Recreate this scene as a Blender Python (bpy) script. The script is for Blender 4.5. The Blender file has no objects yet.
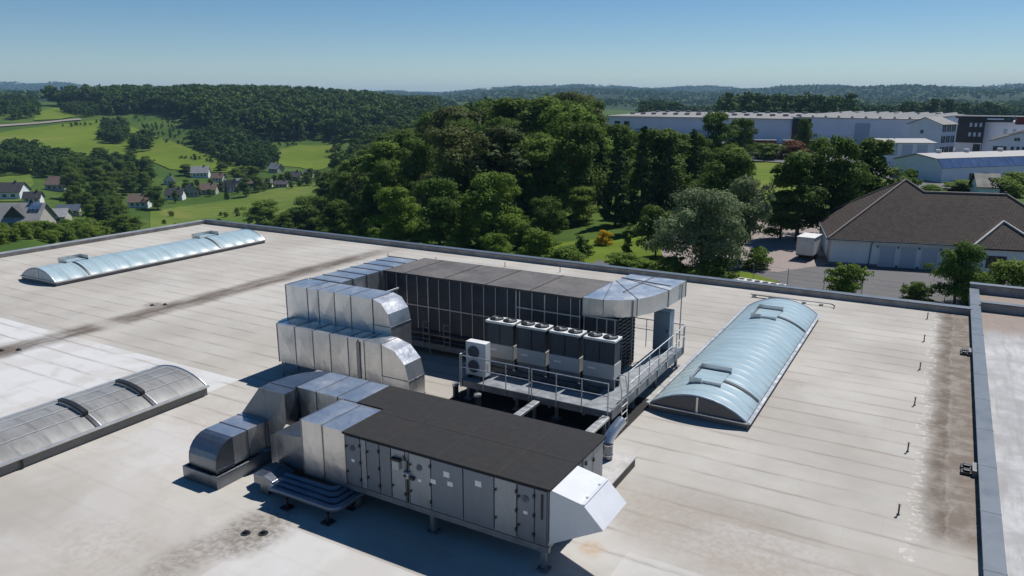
import bpy, bmesh, math, random
import numpy as np
from mathutils import Vector, Matrix

# ------------------------------------------------------------------ camera, sky, sun, exposure
scene = bpy.context.scene
COL = scene.collection
FOC, HORIZON, VPX, CAM_Z = 756.0, 98.0, 960.0, 11.0
pitch = math.atan((288 - HORIZON) / FOC)
yaw = math.atan((VPX - 512) / math.hypot(FOC, 288 - HORIZON))
FWD = Vector((-math.sin(yaw) * math.cos(pitch), math.cos(yaw) * math.cos(pitch), -math.sin(pitch)))
RGT = Vector((math.cos(yaw), math.sin(yaw), 0))
UPV = RGT.cross(FWD)
CAM = Vector((0, 0, CAM_Z))
cam_data = bpy.data.cameras.new('drone_camera')
cam_data.sensor_width = 36.0
cam_data.lens = FOC / 1024 * 36.0
cam_data.clip_start = 0.2
cam_data.clip_end = 40000
cam = bpy.data.objects.new('drone_camera', cam_data)
COL.objects.link(cam)
cam.matrix_world = Matrix((
    (RGT.x, UPV.x, -FWD.x, CAM.x), (RGT.y, UPV.y, -FWD.y, CAM.y), (RGT.z, UPV.z, -FWD.z, CAM.z), (0, 0, 0, 1)))
scene.camera = cam

SUN_DIR = Vector((0.18, 0.64, 1.0)).normalized()
world = bpy.data.worlds.new('World')
scene.world = world
world.use_nodes = True
wn = world.node_tree.nodes
wn.clear()
sky = wn.new('ShaderNodeTexSky')
sky.sky_type = 'NISHITA'
sky.sun_disc = False
sky.sun_elevation = math.asin(SUN_DIR.z)
sky.sun_rotation = math.atan2(SUN_DIR.x, SUN_DIR.y)
sky.altitude = 350
sky.air_density = 0.85
sky.dust_density = 0.05
sky.ozone_density = 2.5
bg = wn.new('ShaderNodeBackground')
bg.inputs['Strength'].default_value = 0.078
wout = wn.new('ShaderNodeOutputWorld')
hsv = wn.new('ShaderNodeHueSaturation')
hsv.inputs['Saturation'].default_value = 1.3
world.node_tree.links.new(sky.outputs[0], hsv.inputs['Color'])
world.node_tree.links.new(hsv.outputs[0], bg.inputs[0])
world.node_tree.links.new(bg.outputs[0], wout.inputs[0])
sun_data = bpy.data.lights.new('sun', 'SUN')
sun_data.energy = 5.0
sun_data.angle = math.radians(0.5)
sun_data.color = (1.0, 0.972, 0.935)
sun = bpy.data.objects.new('sun', sun_data)
COL.objects.link(sun)
sun.rotation_euler = (-SUN_DIR).to_track_quat('-Z', 'Y').to_euler()
scene.view_settings.view_transform = 'Standard'
scene.view_settings.look = 'None'
scene.view_settings.exposure = 0.05
scene.view_settings.gamma = 1.0
scene.cycles.max_bounces = 6
scene.cycles.diffuse_bounces = 3
scene.cycles.glossy_bounces = 3
scene.cycles.transmission_bounces = 3
scene.cycles.volume_bounces = 0
scene.cycles.caustics_reflective = False
scene.cycles.caustics_refractive = False

rnd = random.Random(7)

# ------------------------------------------------------------------ pixel -> place helpers
def ray(px, py):
    return FWD + RGT * ((px - 512) / FOC) + UPV * ((288 - py) / FOC)

def at_z(px, py, z):
    d = ray(px, py)
    return CAM + d * ((z - CAM.z) / d.z)

def at_d(px, py, dist):
    """point at horizontal distance dist on the line of sight"""
    d = ray(px, py)
    return CAM + d * (dist / math.hypot(d.x, d.y))

# ------------------------------------------------------------------ materials
def new_mat(name):
    m = bpy.data.materials.new(name)
    m.use_nodes = True
    nt = m.node_tree
    b = nt.nodes['Principled BSDF']
    return m, nt, b

def node(nt, typ, **kw):
    n = nt.nodes.new(typ)
    for k, v in kw.items():
        setattr(n, k, v)
    return n

def link(nt, a, b):
    nt.links.new(a, b)

def math_n(nt, op, a, b=None, c=None, clamp=False):
    n = nt.nodes.new('ShaderNodeMath')
    n.operation = op
    n.use_clamp = clamp
    for i, v in enumerate((a, b, c)):
        if v is None:
            continue
        if isinstance(v, (int, float)):
            n.inputs[i].default_value = v
        else:
            nt.links.new(v, n.inputs[i])
    return n.outputs[0]

def mix_c(nt, fac, a, b, blend='MIX'):
    n = nt.nodes.new('ShaderNodeMix')
    n.data_type = 'RGBA'
    n.blend_type = blend
    for sock, v in ((n.inputs[0], fac), (n.inputs[6], a), (n.inputs[7], b)):
        if isinstance(v, (int, float)):
            sock.default_value = v
        elif isinstance(v, tuple):
            sock.default_value = (*v, 1)
        else:
            nt.links.new(v, sock)
    return n.outputs[2]

def ramp(nt, v, a, b, smooth=True):
    n = nt.nodes.new('ShaderNodeMapRange')
    n.interpolation_type = 'SMOOTHSTEP' if smooth else 'LINEAR'
    nt.links.new(v, n.inputs[0])
    n.inputs[1].default_value = a
    n.inputs[2].default_value = b
    return n.outputs[0]

def noise(nt, vec, scale, detail=4, rough=0.55, dist=0.0, dims='3D'):
    n = nt.nodes.new('ShaderNodeTexNoise')
    n.noise_dimensions = dims
    n.inputs['Scale'].default_value = scale
    n.inputs['Detail'].default_value = detail
    n.inputs['Roughness'].default_value = rough
    n.inputs['Distortion'].default_value = dist
    if vec is not None:
        nt.links.new(vec, n.inputs['Vector'])
    return n.outputs[0]

def scaled(nt, vec, s):
    n = nt.nodes.new('ShaderNodeMapping')
    n.inputs['Scale'].default_value = s
    nt.links.new(vec, n.inputs['Vector'])
    return n.outputs[0]

def plain(name, col, rough=0.6, metal=0.0, var=0.15, scale=2.0, spec=0.5, bump=0.0, streak=None):
    """base colour broken up by two sizes of noise (weathering), optional bump"""
    m, nt, b = new_mat(name)
    tc = node(nt, 'ShaderNodeTexCoord')
    v = tc.outputs['Object']
    if streak:
        v = scaled(nt, v, streak)
    n1 = noise(nt, v, scale, 5, 0.6)
    n2 = noise(nt, v, scale * 9, 3, 0.6)
    s = math_n(nt, 'ADD', math_n(nt, 'MULTIPLY', n1, 0.65), math_n(nt, 'MULTIPLY', n2, 0.35))
    f = ramp(nt, s, 0.32, 0.68)
    lo = tuple(c * (1 - var) for c in col)
    hi = tuple(min(1, c * (1 + var)) for c in col)
    link(nt, mix_c(nt, f, lo, hi), b.inputs['Base Color'])
    b.inputs['Metallic'].default_value = metal
    b.inputs['Specular IOR Level'].default_value = spec
    r = node(nt, 'ShaderNodeMapRange')
    link(nt, n1, r.inputs[0])
    r.inputs[1].default_value = 0.3
    r.inputs[2].default_value = 0.7
    r.inputs[3].default_value = max(0.02, rough - 0.08)
    r.inputs[4].default_value = min(1, rough + 0.08)
    link(nt, r.outputs[0], b.inputs['Roughness'])
    if bump:
        bp = node(nt, 'ShaderNodeBump')
        bp.inputs['Strength'].default_value = bump
        bp.inputs['Distance'].default_value = 0.02
        link(nt, n2, bp.inputs['Height'])
        link(nt, bp.outputs[0], b.inputs['Normal'])
    return m

M = {}

def make_roof_membrane():
    m, nt, b = new_mat('bitumen_roof_membrane')
    tc = node(nt, 'ShaderNodeTexCoord')
    pos = tc.outputs['Object']
    sx = node(nt, 'ShaderNodeSeparateXYZ')
    link(nt, pos, sx.inputs[0])
    X, Y = sx.outputs[0], sx.outputs[1]
    nbig = noise(nt, pos, 0.12, 5, 0.6)
    nmid = noise(nt, pos, 0.7, 5, 0.62)
    nfine = noise(nt, pos, 5.0, 6, 0.7)
    streaky = noise(nt, scaled(nt, pos, (0.25, 2.2, 1)), 1.0, 5, 0.65)
    wob = math_n(nt, 'MULTIPLY', math_n(nt, 'SUBTRACT', nmid, 0.5), 0.16)
    # sheets one metre wide laid along x
    yy = math_n(nt, 'DIVIDE', math_n(nt, 'ADD', Y, wob), 1.045)
    row = math_n(nt, 'FLOOR', yy)
    fr = math_n(nt, 'FRACT', yy)
    wn_ = node(nt, 'ShaderNodeTexWhiteNoise', noise_dimensions='1D')
    link(nt, row, wn_.inputs['W'])
    sheet = wn_.outputs[0]
    base = mix_c(nt, ramp(nt, nbig, 0.35, 0.65), (0.345, 0.323, 0.288), (0.475, 0.453, 0.410))
    base = mix_c(nt, math_n(nt, 'MULTIPLY', sheet, 0.15), base, (0.43, 0.38, 0.33))
    base = mix_c(nt, math_n(nt, 'MULTIPLY', ramp(nt, streaky, 0.46, 0.72), 0.40), base, (0.40, 0.35, 0.30))
    base = mix_c(nt, math_n(nt, 'MULTIPLY', ramp(nt, nfine, 0.48, 0.75), 0.42), base, (0.38, 0.34, 0.29))
    # paler sheets and areas at the front and on the left front bay
    wy = math_n(nt, 'ADD', Y, math_n(nt, 'MULTIPLY', wob, 0.35))
    pale1 = math_n(nt, 'MULTIPLY', math_n(nt, 'LESS_THAN', wy, 19.35), math_n(nt, 'LESS_THAN', X, -23.75))
    hole = ramp(nt, noise(nt, pos, 0.33, 4, 0.6, 0.6), 0.36, 0.50)
    pale1 = math_n(nt, 'MULTIPLY', pale1, math_n(nt, 'MULTIPLY_ADD', hole, 0.55, 0.45))
    base = mix_c(nt, math_n(nt, 'MULTIPLY', pale1, 0.9), base, (0.55, 0.548, 0.54))
    p2 = math_n(nt, 'MULTIPLY', math_n(nt, 'LESS_THAN', wy, 12.55), math_n(nt, 'GREATER_THAN', X, -14.25))  # paler rectangle of roof before the air handler
    p2 = math_n(nt, 'MULTIPLY', p2, math_n(nt, 'LESS_THAN', X, -9.0))
    p3 = math_n(nt, 'MULTIPLY', math_n(nt, 'LESS_THAN', wy, 15.95), math_n(nt, 'GREATER_THAN', X, -5.82))
    p3 = math_n(nt, 'MULTIPLY', p3, math_n(nt, 'LESS_THAN', X, -1.2))
    p23 = math_n(nt, 'MAXIMUM', p2, math_n(nt, 'MULTIPLY', p3, 0.55))
    base = mix_c(nt, math_n(nt, 'MULTIPLY', p23, 0.75), base, (0.55, 0.54, 0.52))
    pl = math_n(nt, 'MULTIPLY', ramp(nt, noise(nt, pos, 0.22, 4, 0.6, 0.4), 0.45, 0.6),
                math_n(nt, 'LESS_THAN', wy, 18.5))
    base = mix_c(nt, math_n(nt, 'MULTIPLY', pl, 0.40), base, (0.55, 0.54, 0.525))
    # lap seams with the dirt line that collects against them
    d = math_n(nt, 'ABSOLUTE', math_n(nt, 'SUBTRACT', fr, 0.5))
    line = math_n(nt, 'GREATER_THAN', d, 0.486)
    dirt = ramp(nt, d, 0.36, 0.5)
    brk = ramp(nt, noise(nt, scaled(nt, pos, (0.5, 3, 1)), 1.0, 4), 0.35, 0.62)
    keep = math_n(nt, 'SUBTRACT', 1.0, math_n(nt, 'MULTIPLY', math_n(nt, 'LESS_THAN', wy, 15.0), 0.8))
    seam = math_n(nt, 'MULTIPLY', math_n(nt, 'ADD', math_n(nt, 'MULTIPLY', math_n(nt, 'MULTIPLY', line, math_n(nt, 'MULTIPLY_ADD', brk, 0.6, 0.4)), 0.48),
                  math_n(nt, 'MULTIPLY', math_n(nt, 'MULTIPLY', dirt, brk), 0.42)), keep)
    base = mix_c(nt, seam, base, (0.24, 0.20, 0.165))
    # end laps of single sheets
    xo = math_n(nt, 'FRACT', math_n(nt, 'ADD', math_n(nt, 'DIVIDE', X, 7.5), math_n(nt, 'MULTIPLY', sheet, 7.3)))
    el = math_n(nt, 'MULTIPLY', math_n(nt, 'LESS_THAN', xo, 0.005), 0.10)
    base = mix_c(nt, math_n(nt, 'MULTIPLY', el, keep), base, (0.26, 0.22, 0.19))
    # dried puddles and grit
    pn = noise(nt, pos, 0.28, 5, 0.55, 0.3)
    inside = ramp(nt, pn, 0.50, 0.42)
    front = math_n(nt, 'MULTIPLY_ADD', math_n(nt, 'LESS_THAN', wy, 19.3), 0.75, 0.25)
    base = mix_c(nt, math_n(nt, 'MULTIPLY', math_n(nt, 'MULTIPLY', inside, front), 0.30), base, (0.40, 0.36, 0.315))
    speck = ramp(nt, noise(nt, pos, 14.0, 2, 0.5), 0.70, 0.76)
    base = mix_c(nt, math_n(nt, 'MULTIPLY', speck, 0.55), base, (0.17, 0.145, 0.12))
    # brown silt where water stands: strip by the right parapet, the left gully line
    nw = math_n(nt, 'MULTIPLY', math_n(nt, 'SUBTRACT', noise(nt, pos, 0.55, 6, 0.65), 0.5), 1.3)
    xr = math_n(nt, 'ADD', X, nw)
    strip = math_n(nt, 'MULTIPLY', ramp(nt, xr, 0.05, 0.95), ramp(nt, math_n(nt, 'ADD', Y, nw), 19.4, 21.2))
    strip = math_n(nt, 'MULTIPLY', strip, math_n(nt, 'LESS_THAN', X, 2.2))
    strip = math_n(nt, 'MULTIPLY', strip, math_n(nt, 'MULTIPLY_ADD', ramp(nt, noise(nt, pos, 1.3, 6, 0.7), 0.34, 0.58), 0.35, 0.65))
    inner = ramp(nt, math_n(nt, 'ADD', X, math_n(nt, 'MULTIPLY', nw, 0.5)), 0.98, 1.2)
    stripc = mix_c(nt, math_n(nt, 'MULTIPLY', inner, 0.8), (0.120, 0.093, 0.070), (0.170, 0.138, 0.112))
    stripc = mix_c(nt, math_n(nt, 'MULTIPLY', ramp(nt, nfine, 0.5, 0.78), 0.6), stripc, (0.30, 0.24, 0.20))
    base = mix_c(nt, math_n(nt, 'MULTIPLY', strip, 0.94), base, stripc)
    tide = math_n(nt, 'MULTIPLY', math_n(nt, 'COMPARE', xr, 0.3, 0.16), ramp(nt, nfine, 0.5, 0.62))
    tide = math_n(nt, 'MULTIPLY', tide, math_n(nt, 'MULTIPLY', math_n(nt, 'GREATER_THAN', Y, 19.0), math_n(nt, 'LESS_THAN', X, 2.2)))
    base = mix_c(nt, math_n(nt, 'MULTIPLY', tide, 0.45), base, (0.70, 0.67, 0.63))
    tide2 = math_n(nt, 'MULTIPLY', math_n(nt, 'COMPARE', math_n(nt, 'ADD', X, math_n(nt, 'MULTIPLY', nw, 0.5)), 1.08, 0.05),
                   ramp(nt, nmid, 0.42, 0.55))
    tide2 = math_n(nt, 'MULTIPLY', tide2, strip)
    base = mix_c(nt, math_n(nt, 'MULTIPLY', tide2, 0.12), base, (0.60, 0.55, 0.50))
    gx = math_n(nt, 'ABSOLUTE', math_n(nt, 'ADD', math_n(nt, 'ADD', X, 35.75), math_n(nt, 'MULTIPLY', nw, 0.7)))
    gfade = math_n(nt, 'MULTIPLY', ramp(nt, Y, 14.0, 16.0), math_n(nt, 'SUBTRACT', 1.0, ramp(nt, Y, 38.0, 48.0)))
    gap = math_n(nt, 'SUBTRACT', 1.0, math_n(nt, 'MULTIPLY', ramp(nt, math_n(nt, 'ABSOLUTE', math_n(nt, 'SUBTRACT', Y, 21.4)), 1.0, 0.1), 0.7))
    gully = math_n(nt, 'MULTIPLY', math_n(nt, 'MULTIPLY', math_n(nt, 'SUBTRACT', 1.0, ramp(nt, gx, 0.30, 1.35)), gfade), gap)
    gully = math_n(nt, 'MULTIPLY', gully, math_n(nt, 'MULTIPLY_ADD', ramp(nt, noise(nt, scaled(nt, pos, (1.6, 0.35, 1)), 1.0, 6, 0.7), 0.36, 0.6), 0.4, 0.6))
    base = mix_c(nt, math_n(nt, 'MULTIPLY', gully, 0.88), base, (0.085, 0.062, 0.047))
    # grey dirt round the front drains, one rust spot
    def blob(cx, cy, r, col, amt, asp=1.0):
        nonlocal base
        ax = math_n(nt, 'MULTIPLY', math_n(nt, 'SUBTRACT', X, cx), asp)
        ay = math_n(nt, 'SUBTRACT', Y, cy)
        q = math_n(nt, 'SQRT', math_n(nt, 'ADD', math_n(nt, 'MULTIPLY', ax, ax), math_n(nt, 'MULTIPLY', ay, ay)))
        q = math_n(nt, 'ADD', q, math_n(nt, 'MULTIPLY', nw, r * 0.45))
        f = math_n(nt, 'SUBTRACT', 1.0, ramp(nt, q, r * 0.35, r))
        f = math_n(nt, 'MULTIPLY', f, math_n(nt, 'MULTIPLY_ADD', ramp(nt, nfine, 0.38, 0.62), 0.6, 0.4))
        base = mix_c(nt, math_n(nt, 'MULTIPLY', f, amt), base, col)
    blob(-14.7, 11.9, 1.7, (0.19, 0.165, 0.14), 1.0, 1.3)
    blob(-15.2, 10.2, 1.8, (0.24, 0.21, 0.18), 0.9, 1.9)
    blob(-6.65, 15.6, 0.45, (0.42, 0.24, 0.09), 0.5, 1.0)
    blob(-4.4, 18.1, 2.3, (0.30, 0.25, 0.2), 0.55, 0.6)
    blob(-2.0, 16.6, 2.0, (0.32, 0.27, 0.225), 0.5, 0.6)
    blob(-5.5, 13.2, 1.8, (0.36, 0.31, 0.26), 0.45, 0.7)
    blob(-20.0, 16.0, 2.2, (0.36, 0.31, 0.26), 0.5, 0.6)
    blob(-17.5, 9.5, 1.6, (0.33, 0.29, 0.25), 0.5, 0.6)
    blob(-4.4, 30.0, 0.9, (0.30, 0.25, 0.2), 0.5, 1.4)
    blob(-37.0, 24.9, 0.7, (0.10, 0.075, 0.06), 0.7, 1.0)
    blob(-35.6, 16.8, 1.0, (0.12, 0.09, 0.07), 0.8, 1.0)
    link(nt, base, b.inputs['Base Color'])
    b.inputs['Roughness'].default_value = 0.92
    b.inputs['Specular IOR Level'].default_value = 0.15
    bp = node(nt, 'ShaderNodeBump')
    bp.inputs['Strength'].default_value = 0.35
    bp.inputs['Distance'].default_value = 0.02
    hgt = math_n(nt, 'ADD', math_n(nt, 'MULTIPLY', d, 0.9), math_n(nt, 'ADD', math_n(nt, 'MULTIPLY', nmid, 1.3), math_n(nt, 'MULTIPLY', nfine, 0.3)))
    link(nt, hgt, bp.inputs['Height'])
    link(nt, bp.outputs[0], b.inputs['Normal'])
    return m

def make_side_membrane():
    m, nt, b = new_mat('pale_side_roof_membrane')
    tc = node(nt, 'ShaderNodeTexCoord')
    pos = tc.outputs['Object']
    sx = node(nt, 'ShaderNodeSeparateXYZ')
    link(nt, pos, sx.inputs[0])
    n1 = noise(nt, pos, 0.5, 6, 0.65)
    n2 = noise(nt, scaled(nt, pos, (3.0, 0.4, 1)), 1.0, 5, 0.65)
    c = mix_c(nt, ramp(nt, n1, 0.35, 0.65), (0.30, 0.295, 0.29), (0.46, 0.455, 0.45))
    c = mix_c(nt, math_n(nt, 'MULTIPLY', ramp(nt, n2, 0.44, 0.7), 0.7), c, (0.25, 0.24, 0.23))
    fr = math_n(nt, 'FRACT', math_n(nt, 'DIVIDE', sx.outputs[0], 1.05))
    d = math_n(nt, 'ABSOLUTE', math_n(nt, 'SUBTRACT', fr, 0.5))
    c = mix_c(nt, math_n(nt, 'MULTIPLY', math_n(nt, 'GREATER_THAN', d, 0.475), 0.4), c, (0.3, 0.28, 0.26))
    yb = math_n(nt, 'ADD', sx.outputs[1], math_n(nt, 'MULTIPLY', n1, 3.0))
    c = mix_c(nt, math_n(nt, 'MULTIPLY', ramp(nt, yb, 42.0, 44.5), 0.8), c, (0.20, 0.14, 0.10))
    link(nt, c, b.inputs['Base Color'])
    b.inputs['Roughness'].default_value = 0.8
    return m

def make_galv(name, base=(0.66, 0.66, 0.655), rough=0.32, dark=0.12):
    m, nt, b = new_mat(name)
    tc = node(nt, 'ShaderNodeTexCoord')
    pos = tc.outputs['Object']
    vo = node(nt, 'ShaderNodeTexVoronoi')
    vo.inputs['Scale'].default_value = 16
    link(nt, pos, vo.inputs['Vector'])
    sep = node(nt, 'ShaderNodeSeparateColor')
    link(nt, vo.outputs['Color'], sep.inputs[0])
    n1 = noise(nt, pos, 0.9, 5, 0.6)
    n2 = noise(nt, scaled(nt, pos, (2.5, 2.5, 0.5)), 1.6, 5, 0.65)
    c = mix_c(nt, math_n(nt, 'MULTIPLY', sep.outputs[0], 0.35), base, tuple(x * 0.8 for x in base))
    c = mix_c(nt, math_n(nt, 'MULTIPLY', ramp(nt, n2, 0.5, 0.78), 0.5), c, tuple(x * 0.55 for x in base))
    link(nt, c, b.inputs['Base Color'])
    b.inputs['Metallic'].default_value = 0.88
    r = node(nt, 'ShaderNodeMapRange')
    link(nt, n1, r.inputs[0])
    r.inputs[1].default_value = 0.3
    r.inputs[2].default_value = 0.7
    r.inputs[3].default_value = rough - 0.07
    r.inputs[4].default_value = rough + 0.12
    link(nt, r.outputs[0], b.inputs['Roughness'])
    bp = node(nt, 'ShaderNodeBump')
    bp.inputs['Strength'].default_value = 0.5
    bp.inputs['Distance'].default_value = 0.05
    link(nt, math_n(nt, 'ADD', noise(nt, pos, 1.7, 3, 0.5), math_n(nt, 'MULTIPLY', noise(nt, scaled(nt, pos, (3, 3, 0.8)), 1.0, 2), 0.5)), bp.inputs['Height'])
    link(nt, bp.outputs[0], b.inputs['Normal'])
    return m

def make_glazing(name, col, col2, rough, metal=0.0, coat=0.0, pitch=0.62):
    m, nt, b = new_mat(name)
    tc = node(nt, 'ShaderNodeTexCoord')
    pos = tc.outputs['Object']
    n1 = noise(nt, pos, 0.8, 5, 0.6)
    n2 = noise(nt, scaled(nt, pos, (1.2, 7, 1.2)), 1.0, 4, 0.6)
    f = ramp(nt, math_n(nt, 'ADD', math_n(nt, 'MULTIPLY', n1, 0.6), math_n(nt, 'MULTIPLY', n2, 0.4)), 0.35, 0.65)
    gc = mix_c(nt, f, col, col2)
    sy = node(nt, 'ShaderNodeSeparateXYZ')
    link(nt, pos, sy.inputs[0])
    fy = math_n(nt, 'ABSOLUTE', math_n(nt, 'SUBTRACT', math_n(nt, 'FRACT', math_n(nt, 'DIVIDE', sy.outputs[1], pitch)), 0.5))
    rib = math_n(nt, 'MULTIPLY', ramp(nt, fy, 0.40, 0.5), ramp(nt, noise(nt, scaled(nt, pos, (2.5, 6, 2.5)), 1.0, 4, 0.7), 0.3, 0.6))
    gc = mix_c(nt, math_n(nt, 'MULTIPLY', rib, 0.55), gc, tuple(x * 0.55 for x in col))
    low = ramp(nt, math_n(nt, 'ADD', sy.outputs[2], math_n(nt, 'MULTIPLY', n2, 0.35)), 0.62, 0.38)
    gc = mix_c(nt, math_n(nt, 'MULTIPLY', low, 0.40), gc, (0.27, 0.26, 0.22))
    blot = ramp(nt, noise(nt, pos, 3.2, 5, 0.7), 0.58, 0.72)
    gc = mix_c(nt, math_n(nt, 'MULTIPLY', blot, 0.30), gc, (0.25, 0.27, 0.26))
    link(nt, gc, b.inputs['Base Color'])
    b.inputs['Roughness'].default_value = rough
    b.inputs['Metallic'].default_value = metal
    b.inputs['Coat Weight'].default_value = coat
    b.inputs['Coat Roughness'].default_value = 0.12
    return m

def make_tiles():
    m, nt, b = new_mat('brown_concrete_tiles')
    tc = node(nt, 'ShaderNodeTexCoord')
    uv = tc.outputs['UV']
    br = node(nt, 'ShaderNodeTexBrick')
    br.offset = 0.5
    br.inputs['Scale'].default_value = 1.0
    br.inputs['Brick Width'].default_value = 0.34
    br.inputs['Row Height'].default_value = 0.36
    br.inputs['Mortar Size'].default_value = 0.035
    br.inputs['Mortar Smooth'].default_value = 0.6
    br.inputs['Color1'].default_value = (0.052, 0.040, 0.034, 1)
    br.inputs['Color2'].default_value = (0.078, 0.061, 0.052, 1)
    br.inputs['Mortar'].default_value = (0.026, 0.020, 0.017, 1)
    link(nt, uv, br.inputs['Vector'])
    n1 = noise(nt, tc.outputs['Object'], 0.35, 5, 0.65)
    c = mix_c(nt, math_n(nt, 'MULTIPLY', ramp(nt, n1, 0.4, 0.7), 0.4), br.outputs['Color'], (0.078, 0.06, 0.05))
    link(nt, c, b.inputs['Base Color'])
    b.inputs['Specular IOR Level'].default_value = 0.2
    b.inputs['Roughness'].default_value = 0.85
    bp = node(nt, 'ShaderNodeBump')
    bp.inputs['Strength'].default_value = 0.6
    bp.inputs['Distance'].default_value = 0.04
    bp.invert = True
    link(nt, br.outputs['Fac'], bp.inputs['Height'])
    link(nt, bp.outputs[0], b.inputs['Normal'])
    return m

def make_leaf(name, dark, light, trans=0.30, rough=0.75):
    dark, light = tuple(c * 1.5 for c in dark), tuple(c * 1.6 for c in light)
    m, nt, b = new_mat(name)
    oi = node(nt, 'ShaderNodeObjectInfo')
    at = node(nt, 'ShaderNodeAttribute', attribute_name='tint')
    f = math_n(nt, 'ADD', math_n(nt, 'MULTIPLY', at.outputs['Fac'], 0.62), math_n(nt, 'MULTIPLY', oi.outputs['Random'], 0.38))
    c = mix_c(nt, f, dark, light)
    warm = math_n(nt, 'MULTIPLY', math_n(nt, 'FRACT', math_n(nt, 'MULTIPLY', oi.outputs['Random'], 17.3)), 0.35)
    c = mix_c(nt, warm, c, tuple((light[0] * 1.25, light[1] * 0.95, light[2] * 0.7)))
    link(nt, c, b.inputs['Base Color'])
    b.inputs['Roughness'].default_value = rough
    b.inputs['Specular IOR Level'].default_value = 0.12
    tr = node(nt, 'ShaderNodeBsdfTranslucent')
    link(nt, c, tr.inputs['Color'])
    mx = node(nt, 'ShaderNodeMixShader')
    mx.inputs[0].default_value = trans
    out = nt.nodes['Material Output']
    link(nt, b.outputs[0], mx.inputs[1])
    link(nt, tr.outputs[0], mx.inputs[2])
    link(nt, mx.outputs[0], out.inputs[0])
    return m

def make_grass(name, a, bcol, c3, s1=0.03, s2=0.6, stripes=False):
    m, nt, b = new_mat(name)
    tc = node(nt, 'ShaderNodeTexCoord')
    pos = tc.outputs['Object']
    n1 = noise(nt, pos, s1, 6, 0.6)
    n2 = noise(nt, pos, s2, 5, 0.7)
    c = mix_c(nt, ramp(nt, n1, 0.38, 0.62), a, bcol)
    c = mix_c(nt, math_n(nt, 'MULTIPLY', ramp(nt, n2, 0.45, 0.7), 0.6), c, c3)
    if stripes:
        wv = node(nt, 'ShaderNodeTexWave')
        wv.inputs['Scale'].default_value = 0.045
        wv.inputs['Distortion'].default_value = 2.5
        wv.inputs['Detail'].default_value = 2.0
        wv.inputs['Detail Scale'].default_value = 0.4
        rot = node(nt, 'ShaderNodeMapping')
        rot.inputs['Rotation'].default_value = (0, 0, 0.9)
        link(nt, pos, rot.inputs['Vector'])
        link(nt, rot.outputs[0], wv.inputs['Vector'])
        c = mix_c(nt, math_n(nt, 'MULTIPLY', wv.outputs['Fac'], 0.35), c, tuple(x * 0.68 for x in a))
        n3 = noise(nt, pos, 0.02, 3, 0.5, 1.0)
        c = mix_c(nt, math_n(nt, 'MULTIPLY', ramp(nt, n3, 0.55, 0.7), 0.5), c, (0.17, 0.17, 0.045))
    link(nt, c, b.inputs['Base Color'])
    b.inputs['Roughness'].default_value = 0.9
    b.inputs['Specular IOR Level'].default_value = 0.1
    return m

M['roof'] = make_roof_membrane()
M['side_roof'] = make_side_membrane()
M['cap'] = plain('blue_grey_capping_sheet', (0.075, 0.098, 0.125), 0.5, 0.1, 0.12, 1.2)
M['cap_pale'] = plain('pale_capping_sheet', (0.42, 0.42, 0.41), 0.4, 0.5, 0.2, 1.0)
M['upstand'] = plain('dirty_upstand_membrane', (0.33, 0.30, 0.27), 0.8, 0, 0.3, 1.5)
M['cladding'] = plain('pale_trapezoidal_cladding', (0.55, 0.56, 0.57), 0.5, 0, 0.08, 0.6)
M['galv'] = make_galv('galvanised_sheet')
M['galv_dull'] = make_galv('dull_galvanised_sheet', (0.21, 0.23, 0.26), 0.33)
M['steel'] = plain('galvanised_steel_section', (0.19, 0.205, 0.225), 0.45, 0.5, 0.2, 3.0)
M['deck'] = plain('galvanised_grating', (0.27, 0.285, 0.30), 0.5, 0.4, 0.2, 3.0)
M['rail'] = plain('galvanised_tube', (0.50, 0.51, 0.52), 0.4, 0.65, 0.15, 4.0)
M['casing_grey'] = plain('grey_coated_panel', (0.145, 0.172, 0.205), 0.42, 0.35, 0.10, 1.5, streak=(1, 1, 0.35))
M['casing_bright_refl'] = plain('bright_reflection_panel_tone', (0.25, 0.275, 0.295), 0.4, 0.35, 0.12, 1.5, streak=(1, 1, 0.35))  # lighter copy of the casing colour, brighter reflections put into the tone
M['cabinet'] = plain('blue_grey_cabinet_sheet', (0.24, 0.30, 0.36), 0.4, 0.1, 0.08, 1.5)
M['hood_white'] = plain('white_coated_hood', (0.60, 0.61, 0.63), 0.45, 0.0, 0.05, 1.2)
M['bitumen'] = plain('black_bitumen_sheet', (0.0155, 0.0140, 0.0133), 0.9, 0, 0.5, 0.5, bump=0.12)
M['bitumen_grey'] = plain('grey_black_bitumen_sheet', (0.098, 0.088, 0.082), 0.75, 0, 0.4, 0.8, bump=0.3)
M['lap'] = plain('worn_bitumen_lap', (0.019, 0.0172, 0.0163), 0.85, 0, 0.35, 2.0)
M['black'] = plain('black_plastic', (0.012, 0.012, 0.013), 0.45, 0, 0.3, 6)
M['dark_mesh'] = plain('near_black_panel', (0.036, 0.046, 0.062), 0.4, 0.25, 0.3, 1.5)
M['dark_blue'] = plain('dark_blue_grey_panel', (0.035, 0.045, 0.062), 0.4, 0.4, 0.3, 1.5)
M['fins'] = plain('dark_coil_fins', (0.062, 0.078, 0.098), 0.5, 0.4, 0.35, 2.0, streak=(14, 14, 0.5))
M['unit_grey'] = plain('pale_grey_unit_sheet', (0.43, 0.43, 0.41), 0.5, 0, 0.08, 2.0)
M['unit_white'] = plain('off_white_unit_sheet', (0.68, 0.68, 0.65), 0.45, 0, 0.06, 2.0)
M['label'] = plain('white_sticker', (0.75, 0.75, 0.73), 0.6, 0, 0.04, 6)
M['concrete'] = plain('pale_concrete', (0.44, 0.42, 0.39), 0.85, 0, 0.2, 2.5)
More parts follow.
